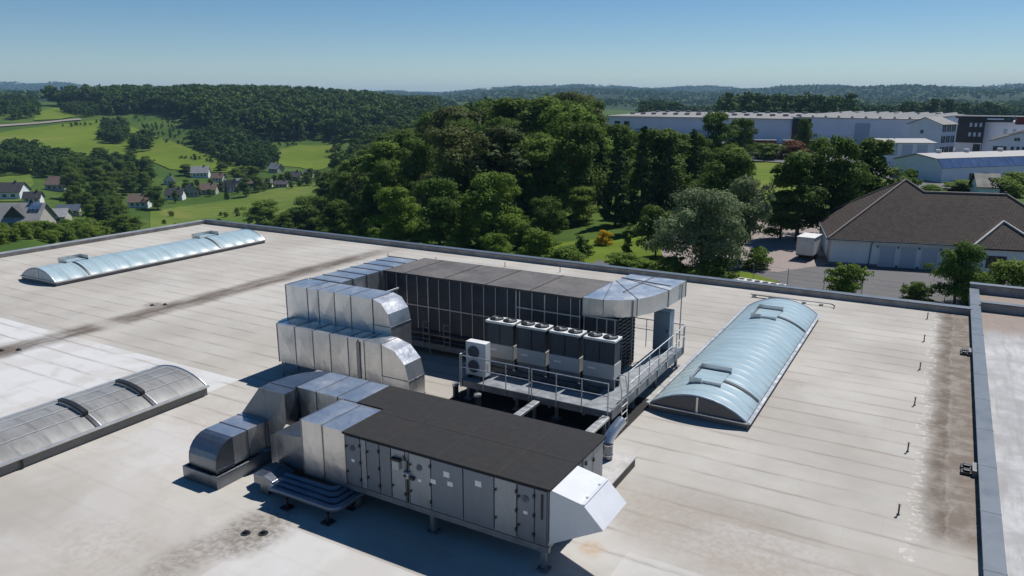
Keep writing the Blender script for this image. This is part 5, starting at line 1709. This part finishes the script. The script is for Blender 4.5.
# big pale farmhouse roof with dark gable and solar panels
t = cottage('big farmhouse with pale roof, dark glazed gable and solar panels at the left picture edge', 16, 231, 42, 24, 'cream_wall', 'roof_white', .05, wins=4, rise=4.2)
L = 42 * math.hypot(*ground_hit(16, 231).xy) / 779.5
ro = [c for c in t.children if c.name.startswith('roof')][0]
dep = L * .75
hh = max(2.4, 24 * math.hypot(*ground_hit(16, 231).xy) / 779.5 - 4.2)
sl = 4.2 / (dep / 2)
dg = MB().prism([(L * .22, .4, hh + .3), (L * .66, .4, hh + .3), (L * .44, .4, hh + 3.4)], (0, .4, 0), (0, dep / 2, 0)).build('dormer', M['roof_dark'], t)
for k in range(3):
    x = L * (.68 + .08 * k)
    y0, y1 = dep * .22, dep * .40
    MB().prism([(x, y0, hh + y0 * sl + .28), (x, y1, hh + y1 * sl + .28), (x, y1, hh + y1 * sl + .36), (x, y0, hh + y0 * sl + .36)], (x, 0, 0), (x + L * .07, 0, 0)).build('solar_panel', M['win_blue'], ro)

# ------------------------------------------------------------------ trees
def crown_cards(rs, centers, radii, n, size, flat=.8, seed_up=.35):
    """leaf cards spread over the shells of many overlapping clumps; returns verts (4n,3) and a tint per card"""
    centers = np.asarray(centers, float)
    radii = np.asarray(radii, float)
    wgt = radii ** 2
    idx = rs.choice(len(radii), n, p=wgt / wgt.sum())
    d = rs.normal(size=(n, 3))
    d /= np.linalg.norm(d, axis=1)[:, None]
    d[:, 2] = np.where(d[:, 2] < -.45, -d[:, 2] * .6, d[:, 2])
    rad = radii[idx] * np.where(rs.random(n) < .12, 1.0 + .45 * rs.random(n), 0.60 + 0.45 * rs.random(n) ** .6)
    p = centers[idx] + d * rad[:, None] * np.array([1, 1, flat])
    nrm = d * .9 + np.array([0, 0, seed_up]) + rs.normal(size=(n, 3)) * .38
    nrm /= np.linalg.norm(nrm, axis=1)[:, None]
    a = np.cross(nrm, rs.normal(size=(n, 3)))
    a /= np.linalg.norm(a, axis=1)[:, None]
    b = np.cross(nrm, a)
    s = size * (0.6 + 0.8 * rs.random(n))[:, None]
    asp = (0.55 + .4 * rs.random(n))[:, None]
    q = np.stack([p - a * s, p - b * s * asp + nrm * s * .15, p + a * s, p + b * s * asp + nrm * s * .15], 1)
    clump_t = rs.random(len(radii))[idx]
    tint = np.clip(.70 * clump_t + .30 * rs.random(n), 0, 1)
    return q.reshape(-1, 3), tint

def cards_mesh(name, q, tint, mat):
    n = len(tint)
    me = bpy.data.meshes.new(name)
    me.vertices.add(4 * n)
    me.vertices.foreach_set('co', q.astype(np.float32).ravel())
    me.loops.add(4 * n)
    me.loops.foreach_set('vertex_index', np.arange(4 * n, dtype=np.int32))
    me.polygons.add(n)
    me.polygons.foreach_set('loop_start', np.arange(0, 4 * n, 4, dtype=np.int32))
    me.update(calc_edges=True)
    at = me.attributes.new('tint', 'FLOAT', 'POINT')
    at.data.foreach_set('value', np.repeat(tint, 4).astype(np.float32))
    me.materials.append(mat)
    return me

def broad_clumps(rs, H, W, k, low=.22, egg=1.0):
    """clump centres of an uneven tree: limbs reaching out to different lengths, each carrying a few small clumps"""
    cs, rr = [], []
    limbs = max(9, k // 2)
    lean = rs.normal(size=2) * W * .05
    for i in range(limbs):
        f = (i + .5) / limbs
        z = H * (low + (1 - low) * (.10 + .82 * f)) + rs.normal() * H * .03
        prof = (math.sin(math.pi * min(1, (.22 + .72 * f)) ** (1.0 * egg)) ** .7)
        ang = i * 2.399 + rs.normal() * .6
        reach = W / 2 * prof * (.72 + .40 * rs.random())
        for j in range(4):
            t = .45 + .6 * j / 3
            c = (reach * t * math.cos(ang + rs.normal() * .28) + lean[0] * f, reach * t * math.sin(ang + rs.normal() * .28) + lean[1] * f, z + reach * t * .25 + rs.normal() * H * .025 - (.05 * H if j == 3 else 0))
            r = W * (.095 + .085 * rs.random()) * (1.1 - .13 * j)
            cs.append((c[0], c[1], min(c[2], H * .97 - r * .5)))
            rr.append(r)
    for z, r in ((.30, .22), (.48, .26), (.66, .20), (.82, .13)):
        cs.append((rs.normal() * W * .04, rs.normal() * W * .04, H * (low + (1 - low) * z)))
        rr.append(W * r * .8)
    for i in range(4):      # leading shoots that break the outline
        cs.append((rs.normal() * W * .13, rs.normal() * W * .13, H * (.88 + .09 * rs.random())))
        rr.append(W * (.05 + .035 * rs.random()))
    return cs, rr

def trunk_mesh(rs, H, r, limbs, top=.7, lean=.04):
    m = MB()
    pts, rad = [], []
    for i in range(6):
        f = i / 5
        pts.append((rs.normal() * lean * H * f * .5, rs.normal() * lean * H * f * .5, -.6 + (H * top + .6) * f))
        rad.append(r * (1.25 - f * 1.05) if i else r * 1.5)
    m.tube(pts, rad, 7)
    for k in range(limbs):
        f = .3 + .5 * k / max(1, limbs)
        a = k * 2.4 + rs.random()
        z = H * top * f
        L = H * (.28 - .12 * f)
        m.tube([(0, 0, z), (L * .5 * math.cos(a), L * .5 * math.sin(a), z + L * .35), (L * math.cos(a), L * math.sin(a), z + L * .85)], [r * .5 * (1.1 - f), r * .33 * (1.1 - f), r * .12], 5)
    return m

TREES = {}
def proto(kind, i):
    """unit tree meshes (height 1) for one kind; crown + trunk data shared by all copies"""
    key = (kind, i)
    if key in TREES:
        return TREES[key]
    rs = np.random.RandomState(hash(kind) % 1 + {'broad': 10, 'tall': 30, 'conifer': 50, 'willow': 70, 'bush': 90, 'slim': 110, 'far': 130, 'farcon': 150}[kind] + i)
    H = 10.0
    mat = M['leaf']
    if kind == 'broad':
        cs, rr = broad_clumps(rs, H, 8.6, 26 + 4 * i, .05)
        q, tn = crown_cards(rs, cs, rr, 15000, .15)
        tr = trunk_mesh(rs, H, .20, 6)
    elif kind == 'tall':
        cs, rr = broad_clumps(rs, H, 5.4, 30, .10, .8)
        q, tn = crown_cards(rs, cs, rr, 12000, .135)
        tr = trunk_mesh(rs, H, .16, 6, .8)
    elif kind == 'conifer':
        cs, rr = [], []
        for k in range(46):
            f = k / 46
            a = k * 2.399
            w = 2.3 * (1 - f) ** .85 + .1
            cs.append((w * .6 * math.cos(a), w * .6 * math.sin(a), H * (.06 + .92 * f)))
            rr.append(.22 + .34 * (1 - f) * (1.4 + .5 * rs.random()))
        q, tn = crown_cards(rs, cs, rr, 9000, .12, .6, -.05)
        mat = M['leaf_dark']
        tr = trunk_mesh(rs, H, .15, 0, .95, .005)
    elif kind == 'willow':
        cs, rr = broad_clumps(rs, H, 12.0, 44, .05)
        q, tn = crown_cards(rs, cs, rr, 22000, .14)
        mat = M['leaf_willow']
        tr = trunk_mesh(rs, H, .30, 9, .6)
    elif kind == 'bush':
        cs, rr = broad_clumps(rs, H, 12.5, 26, -.12)
        q, tn = crown_cards(rs, cs, rr, 6500, .30)
        tr = trunk_mesh(rs, H, .22, 7, .6)
    elif kind == 'slim':
        cs = [(rs.normal() * .25, rs.normal() * .25, H * (.1 + .88 * k / 14)) for k in range(15)]
        rr = [.75 * (1 - .55 * k / 14) for k in range(15)]
        q, tn = crown_cards(rs, cs, rr, 1300, .20, 1.0)
        tr = trunk_mesh(rs, H, .10, 0, .9, .01)
    elif kind == 'far':
        cs, rr = broad_clumps(rs, H, 8.6, 14, .08)
        q, tn = crown_cards(rs, cs, rr, 620, .48)
        tr = None
    elif kind == 'farcon':
        cs, rr = [], []
        for k in range(14):
            f = k / 14
            a = k * 2.399
            w = 2.2 * (1 - f) + .1
            cs.append((w * .5 * math.cos(a), w * .5 * math.sin(a), H * (.08 + .88 * f)))
            rr.append(.3 + .9 * (1 - f))
        q, tn = crown_cards(rs, cs, rr, 300, .45, .7, 0)
        tr = None
    q = q / H
    if tr:
        tr.v = [(p[0] / H, p[1] / H, p[2] / H) for p in tr.v]
    TREES[key] = (q, tn, tr, mat)
    return TREES[key]

CROWN = {}
def tree(kind, i, x, y, h, wscale, label, group=None, mat=None, name='broadleaf_tree', cat='tree', z=None):
    q, tn, tr, m0 = proto(kind, i)
    mat = mat or m0
    key = (kind, i, mat.name)
    z = ground_z(x, y) if z is None else z
    t = thing(name, label, cat, (x, y, z - .15), rnd.uniform(0, 6.28), group)
    t.scale = (h * wscale, h * wscale, h)
    if key not in CROWN:
        c = bpy.data.objects.new('crown', cards_mesh('crown', q, tn, mat))
        COL.objects.link(c)
        k = tr.build('trunk', M['bark'])
        CROWN[key] = (c.data, k.data)
        c.parent = t
        k.parent = t
    else:
        cm, km = CROWN[key]
        for nm, me in (('crown', cm), ('trunk', km)):
            o = bpy.data.objects.new(nm, me)
            COL.objects.link(o)
            o.parent = t
    return t

RATIO = {'broad': .86, 'tall': .54, 'conifer': .50, 'willow': 1.2, 'bush': 1.25, 'slim': .16}
def tree_px(kind, i, px, py, top, wpx, label, group=None, mat=None, name='broadleaf_tree', cat='tree', dist=None):
    """tree whose foot is where the line of sight meets the ground; height and width measured in the photograph"""
    g = ground_hit(px, py) if dist is None else gp(px, dist)
    d = math.hypot(g.x, g.y)
    dr = ray(px, top)
    ztop = CAM.z + dr.z / math.hypot(dr.x, dr.y) * d
    h = max(1.0, ztop - g.z)
    w = wpx * d / 779.5
    return tree(kind, i, g.x, g.y, h, w / (RATIO[kind] * h), label, group, mat, name, cat, g.z)

L_, LB, LD = M['leaf'], M['leaf_bright'], M['leaf_dark']
tree_px('willow', 0, 701, 279, 189, 98, 'big silvery-green willow just beyond the far parapet', name='willow_tree', cat='willow')
tree_px('tall', 0, 797, 241, 150, 64, 'tall dense dark green tree left of the brown-roofed house, leftmost of its clump', None, L_)
tree_px('broad', 1, 828, 236, 136, 66, 'tall dense tree in the middle of the clump behind the brown hip roof', None, L_)
tree_px('tall', 1, 866, 232, 137, 56, 'tall tree with pale crown top right in the clump behind the brown hip roof', None, L_)
tree_px('broad', 0, 780, 240, 192, 44, 'lower round tree at the left foot of the clump beside the yard', None, L_)
tree_px('bush', 0, 845, 297, 262, 40, 'small shrub in front of the white house wall, left of the shutters', None, LB, 'shrub', 'shrub')
tree_px('broad', 2, 954, 305, 240, 48, 'full bushy tree hiding part of the white house front near the right roof corner', None, L_)
tree_px('bush', 1, 1002, 299, 259, 52, 'bright green bush in front of the porch of the brown-roofed house', None, LB, 'shrub', 'shrub')
tree_px('bush', 2, 918, 303, 282, 30, 'low dark bush left of the full bushy tree at the roof corner', None, L_, 'shrub', 'shrub')
tree_px('bush', 0, 975, 305, 284, 30, 'low bush between the full bushy tree and the bright green bush', None, L_, 'shrub', 'shrub')
tree_px('bush', 3, 603, 246, 230, 19, 'yellow flowering broom bush on the meadow behind the roof', None, M['leaf_yellow'], 'broom_bush', 'shrub')
tree_px('slim', 0, 627, 262, 222, 11, 'slim upright sapling on the meadow, right of the yellow bush', None, L_, 'sapling')
tree_px('slim', 1, 580, 259, 233, 10, 'slim upright sapling on the meadow, left of the yellow bush', None, L_, 'sapling')
tree_px('bush', 2, 620, 269, 252, 40, 'pale leafy hedge plants along the far parapet below the right sapling', None, LB, 'shrub', 'shrub')
tree_px('bush', 1, 568, 266, 246, 44, 'pale leafy hedge plants along the far parapet below the left sapling', None, LB, 'shrub', 'shrub')
tree_px('bush', 1, 645, 273, 258, 34, 'low pale hedge plants at the parapet left of the willow', None, LB, 'shrub', 'shrub')
tree_px('bush', 0, 756, 270, 246, 30, 'low green bush on the verge right of the willow', None, LB, 'shrub', 'shrub')
tree_px('broad', 1, 738, 262, 176, 58, 'round grey-green tree behind the right side of the willow', None, M['leaf_willow'])
tree_px('broad', 2, 655, 258, 205, 46, 'round dark tree behind the left side of the willow', None, L_)
tree_px('bush', 3, 676, 283, 256, 44, 'dark bush under the left side of the silvery willow', None, L_, 'shrub', 'shrub')
tree_px('bush', 1, 716, 285, 258, 50, 'dark bush under the right side of the silvery willow', None, L_, 'shrub', 'shrub')
# conifers and dark trees of the right part of the wood
for k, (px, py, top, wpx) in enumerate(((615, 226, 132, 40), (640, 232, 122, 44), (666, 228, 132, 40), (598, 210, 128, 34), (690, 205, 126, 36), (655, 205, 128, 36))):
    tree_px('conifer', k % 3, px, py, top, wpx, 'dark spruce in the wood below the white hall', 'spruces in the wood', name='spruce_tree', cat='spruce')
for k, (px, py, top, wpx, lab) in enumerate(((712, 168, 112, 40, 'dark broad tree standing before the left hall, left of the lorry trailers'), (738, 166, 118, 34, 'dark green tree directly left of the red lorry trailers'),
                                           (803, 158, 118, 18, 'narrow dark tree between the two red lorry trailers and the long hall'), (790, 160, 140, 34, 'low reddish bush in front of the right lorry trailer'),
                                           (765, 160, 143, 38, 'low green bush in front of the left lorry trailer'))):
    tree_px('bush' if 'bush' in lab else 'broad', k % 3, px, py, top, wpx, lab, None, M['leaf_red'] if 'reddish' in lab else L_, name='shrub' if 'bush' in lab else 'broadleaf_tree', cat='shrub' if 'bush' in lab else 'tree')
for k, (px, py, top, wpx) in enumerate(((905, 192, 168, 24), (1000, 196, 176, 40), (965, 192, 180, 34), (1020, 192, 172, 34), (930, 196, 184, 24))):
    tree_px('bush', k % 4, px, py, top, wpx, 'bright green bush behind the ridge of the brown-roofed house', 'bushes behind the brown-roofed house', LB, 'shrub', 'shrub')

def in_poly(px, py, poly):
    c = False
    j = len(poly) - 1
    for i in range(len(poly)):
        xi, yi = poly[i]
        xj, yj = poly[j]
        if (yi > py) != (yj > py) and px < (xj - xi) * (py - yi) / (yj - yi) + xi:
            c = not c
        j = i
    return c

PLACED = []
def scatter(poly, n, spacing, seed):
    """random ground points whose picture position lies in poly, kept apart by spacing (metres)"""
    r = random.Random(seed)
    hits = [ground_hit(*p) for p in poly]
    ds = [math.hypot(h.x, h.y) for h in hits]
    x0, x1 = min(p[0] for p in poly), max(p[0] for p in poly)
    out = []
    for _ in range(n * 60):
        if len(out) >= n:
            break
        px = r.uniform(x0, x1)
        d = math.sqrt(r.uniform(min(ds) ** 2, max(ds) ** 2))
        p = gp(px, d)
        qx, qy = to_pixel(p)
        if not in_poly(qx, qy, poly):
            continue
        if any((p.x - o[0]) ** 2 + (p.y - o[1]) ** 2 < spacing ** 2 for o in PLACED):
            continue
        PLACED.append((p.x, p.y))
        out.append(p)
    return out

# near edge bushes and trees behind the far parapet
for k, (px, py, top, wpx) in enumerate(((268, 232, 200, 42), (312, 236, 196, 46), (290, 240, 212, 34), (340, 240, 200, 40), (366, 242, 190, 44), (400, 246, 186, 50), (440, 246, 178, 62), (492, 246, 172, 66), (350, 225, 172, 40), (388, 226, 160, 46),
                                         (545, 246, 196, 44), (530, 226, 176, 46), (580, 224, 186, 42), (462, 226, 150, 54), (420, 214, 140, 50), (510, 206, 140, 54))):
    tree_px('broad', k % 3, px, py, top, wpx, 'leafy green tree at the near edge of the wood behind the far parapet', 'trees at the near edge of the wood', LB if k in (0, 1, 7, 5, 12) else L_)
for k, p in enumerate(scatter([(250, 236), (320, 240), (420, 250), (520, 262), (600, 262), (590, 240), (500, 236), (400, 230), (300, 222), (256, 226)], 90, 2.4, 3)):
    tree('bush', k % 4, p.x, p.y, rnd.uniform(1.8, 4.6), rnd.uniform(.7, 1.0), 'low leafy bush at the foot of the wood along the far parapet', 'bushes along the far parapet', LB if k % 3 else L_, 'shrub', 'shrub')
# the wood behind the building
CAPX = [320, 330, 345, 370, 400, 440, 480, 520, 560, 582, 592, 600, 650, 690, 720, 745, 770]
CAPY = [185, 165, 150, 136, 118, 106, 99, 94, 92, 92, 101, 122, 126, 128, 134, 158, 165]
def cap_height(p, h):
    """keep the crown line of the wood where the photograph has it"""
    d = math.hypot(p.x, p.y)
    qx, _ = to_pixel(p)
    top = float(np.interp(qx, CAPX, CAPY)) + rnd.uniform(0, 7)
    dr = ray(qx, top)
    return min(h, CAM.z + dr.z / math.hypot(dr.x, dr.y) * d - p.z)
W1 = [(330, 222), (345, 190), (365, 165), (395, 152), (430, 146), (500, 142), (560, 140), (610, 142), (640, 158), (690, 168), (735, 172), (745, 200), (730, 236), (640, 236), (585, 226), (540, 236), (440, 240), (340, 232)]
for k, p in enumerate(scatter(W1, 175, 6.0, 11)):
    d = math.hypot(p.x, p.y)
    kind = rnd.choice(['broad', 'broad', 'broad', 'tall', 'tall'])
    h = rnd.uniform(11, 17) + (3 if d > 160 else 0)
    qx, qy = to_pixel(p)
    if qx > 540 and qx < 650 and d > 150: h += 2.5
    if qx < 420: h -= 2.5
    h = max(4.0, cap_height(p, h))
    tree(kind, k % 3, p.x, p.y, h, rnd.uniform(.8, 1.05) * (1.5 if kind == 'tall' else 1), 'broadleaf tree standing inside the dense wood behind the roof', 'trees of the wood behind the roof', rnd.choice([L_, L_, L_, LB, M['leaf_olive']]))
# left valley trees below the fields
W2 = [(62, 182), (72, 168), (105, 164), (140, 166), (158, 176), (160, 190), (124, 196), (118, 212), (128, 226), (100, 232), (66, 212), (76, 200)]
for k, p in enumerate(scatter(W2, 46, 7.0, 21)):
    tree('broad', k % 3, p.x, p.y, rnd.uniform(9, 14), rnd.uniform(.85, 1.1), 'dark green tree in the valley copse right of the farm', 'trees of the valley copse', L_)
W3 = [(-15, 246), (60, 246), (140, 232), (130, 224), (60, 232), (-15, 238)]
for k, p in enumerate(scatter(W3, 60, 3.0, 31)):
    tree('bush', k % 4, p.x, p.y, rnd.uniform(3, 5), rnd.uniform(.8, 1.0), 'bright green bush below the left roof edge', 'bushes below the left roof edge', LB, 'shrub', 'shrub')
for k, (px, py, top, wpx, lab) in enumerate(((158, 210, 186, 20, 'dark tree right of the pinkish-roofed cottage'), (105, 232, 196, 30, 'dark pointed tree below the cottage, near the left roof edge'), (128, 238, 214, 30, 'round dark bush near the left roof edge'),
                                           (186, 176, 164, 16, 'round tree above the village left of the large white house'), (222, 171, 162, 12, 'small round tree on the meadow above the village'), (238, 180, 168, 20, 'round tree right of the large white house'),
                                           (246, 197, 178, 14, 'round tree beside the white-gabled village house'), (227, 200, 182, 7, 'narrow dark conifer by the white-gabled village house'), (259, 192, 176, 16, 'round tree in the right part of the village'),
                                           (176, 203, 190, 6, 'narrow dark bush in front of the slate-roofed village house'), (252, 180, 166, 16, 'tree on the slope between the grey-roofed and the large white house'), (80, 172, 158, 12, 'small tree on the meadow below the copse'))):
    tree_px('conifer' if 'conifer' in lab or 'pointed' in lab else 'broad', k % 3, px, py, top, wpx, lab)
for k, p in enumerate(scatter([(150, 218), (230, 206), (262, 226), (240, 232), (160, 232)], 12, 6, 41)):
    tree('bush', k % 4, p.x, p.y, rnd.uniform(2, 3.5), .8, 'low bush on the meadow slope just beyond the left roof corner', 'bushes on the slope beyond the roof corner', LB, 'shrub', 'shrub')
for k, p in enumerate(scatter([(165, 190), (200, 186), (240, 186), (300, 178), (322, 172), (318, 186), (240, 194), (180, 200)], 40, 5.5, 43)):
    tree('broad', k % 3, p.x, p.y, rnd.uniform(3.5, 7), 1.0, 'small garden tree between the village houses', 'garden trees of the village')

# far woods: too many trees to count, one object each
def far_wood(name, polys, n, spacing, hmin, hmax, seed, con=.2, extra=None):
    global PLACED
    keep, PLACED = PLACED, []
    rs = np.random.RandomState(seed)
    Q, TN = [], []
    for poly, share in polys:
        pts = scatter_fast(poly, int(n * share), spacing, rs)
        for p in pts:
            kind = 'farcon' if rs.random() < con else 'far'
            q, tn, _, _ = proto(kind, rs.randint(4))
            a = rs.random() * 6.283
            h = rs.uniform(hmin, hmax)
            w = h * rs.uniform(.7, 1.15)
            ca, sa = math.cos(a), math.sin(a)
            x = (q[:, 0] * ca - q[:, 1] * sa) * w + p[0]
            y = (q[:, 0] * sa + q[:, 1] * ca) * w + p[1]
            zz = q[:, 2] * h + p[2] - .5
            Q.append(np.stack([x, y, zz], 1))
            TN.append(np.clip(tn * .5 + rs.random() * .6 - .05, 0, 1))
    PLACED = keep
    me = cards_mesh(name, np.concatenate(Q), np.concatenate(TN), M['leaf_far'])
    o = bpy.data.objects.new(name, me)
    COL.objects.link(o)
    tag(o, kind='stuff')

def scatter_fast(poly, n, spacing, rs):
    hits = [ground_hit(*p) for p in poly]
    ds = [math.hypot(h.x, h.y) for h in hits]
    x0, x1 = min(p[0] for p in poly), max(p[0] for p in poly)
    cell, out = {}, []
    N = n * 25
    ds = [min(d_, 1650) for d_ in ds]
    pxs = rs.uniform(x0, x1, N)
    dd = np.sqrt(rs.uniform(min(ds) ** 2, max(ds) ** 2, N))
    for px, d in zip(pxs, dd):
        if len(out) >= n:
            break
        dr = ray(px, 150)
        h = math.hypot(dr.x, dr.y)
        x, y = CAM.x + dr.x / h * d, CAM.y + dr.y / h * d
        key = (int(x // spacing), int(y // spacing))
        if key in cell:
            continue
        z = ground_z(x, y)
        qx, qy = to_pixel((x, y, z))
        if not in_poly(qx, qy, poly):
            continue
        cell[key] = 1
        out.append((x, y, z))
    return out
M['leaf_far'] = make_leaf('far_wood_foliage', (0.016, 0.038, 0.010), (0.048, 0.088, 0.018), .15)
ridge = [(40, 105), (110, 103), (260, 102), (432, 108), (440, 114), (410, 124), (352, 142), (320, 140), (282, 142), (240, 136), (205, 128), (180, 116), (150, 113), (112, 116), (95, 110)]
far_wood('ridge_wood', [(ridge, 1.0)], 2600, 9.5, 17, 27, 5)
far_wood('valley_wood', [([(192, 142), (215, 134), (245, 138), (262, 150), (278, 164), (262, 172), (232, 166), (205, 154)], .40), ([(100, 140), (106, 126), (124, 126), (128, 140), (116, 146)], .14), ([(-15, 119), (-15, 102), (30, 102), (45, 112), (40, 120)], .30),
                         ([(130, 152), (138, 140), (152, 142), (150, 152)], .03), ([(-15, 176), (-15, 150), (36, 152), (40, 168), (28, 176)], .2), ([(38, 178), (46, 160), (78, 166), (118, 168), (120, 178), (70, 182)], .2), ([(60, 112), (110, 108), (112, 114), (84, 118)], .1)], 800, 7.5, 8, 13, 6, .1)
far_wood('field_scrub', [([(132, 118), (185, 118), (240, 140), (200, 152), (150, 138)], .6), ([(245, 150), (262, 140), (300, 146), (280, 152)], .15), ([(60, 128), (62, 126), (130, 121), (130, 123)], .12), ([(180, 159), (182, 157.5), (262, 168), (262, 170)], .13)], 170, 5, 2, 5, 15, 0)
far_wood('plateau_wood', [([(720, 124), (720, 119.5), (1060, 119.5), (1060, 124)], .85), ([(640, 121), (640, 118), (720, 118), (720, 121)], .15)], 2600, 5.5, 13, 22, 8, .25)
far_wood('wood_beyond', [([(335, 168), (370, 142), (420, 120), (470, 118), (560, 118), (580, 122), (580, 142), (560, 142), (430, 148), (362, 168), (340, 200)], 1.0)], 520, 6.5, 13, 18, 9, .12)

# woods and copses on the distant hills, only a few pixels tall
def distant_wood():
    rs = np.random.RandomState(77)
    n = 26000
    az = rs.uniform(-.66, .66, n)
    d = np.sqrt(rs.uniform(1700.0 ** 2, 7500.0 ** 2, n))
    x = d * (-math.sin(yaw) * np.cos(az) + math.cos(yaw) * np.sin(az))
    y = d * (math.cos(yaw) * np.cos(az) + math.sin(yaw) * np.sin(az))
    m = np.sin(x * .0041 + 1) * np.sin(y * .0034 + 2) + .6 * np.sin(x * .011 + y * .009) + .4 * rs.normal(size=n)
    k = m > -.25
    x, y = x[k], y[k]
    z = terrain_arr(x, y)
    n = len(x)
    per = 9
    c = np.repeat(np.stack([x, y, z], 1), per, 0)
    c += rs.normal(size=c.shape) * np.array([9, 9, 3.0]) + np.array([0, 0, 9.0])
    nrm = rs.normal(size=c.shape) * .6 + np.array([0, 0, .7])
    nrm /= np.linalg.norm(nrm, axis=1)[:, None]
    a = np.cross(nrm, rs.normal(size=c.shape))
    a /= np.linalg.norm(a, axis=1)[:, None]
    b = np.cross(nrm, a)
    s_ = rs.uniform(4.0, 8.0, len(c))[:, None]
    q = np.stack([c - a * s_, c - b * s_, c + a * s_, c + b * s_], 1).reshape(-1, 3)
    me = cards_mesh('distant_wood', q, np.repeat(rs.random(n), per), M['leaf_far'])
    o = bpy.data.objects.new('distant_wood', me)
    COL.objects.link(o)
    tag(o, kind='stuff')
distant_wood()

# ------------------------------------------------------------------ haze
hz = MB().box(-11800, 11800, -11800, 11800, -60, 195).build('haze', bpy.data.materials.new('haze_air'))
hm = hz.data.materials[0]
hm.use_nodes = True
nt = hm.node_tree
nt.nodes.clear()
vol = nt.nodes.new('ShaderNodeVolumePrincipled')
vol.inputs['Color'].default_value = (0.43, 0.70, 1.0, 1)
vol.inputs['Density'].default_value = 8e-5
out = nt.nodes.new('ShaderNodeOutputMaterial')
nt.links.new(vol.outputs[0], out.inputs['Volume'])
tag(hz, kind='stuff')
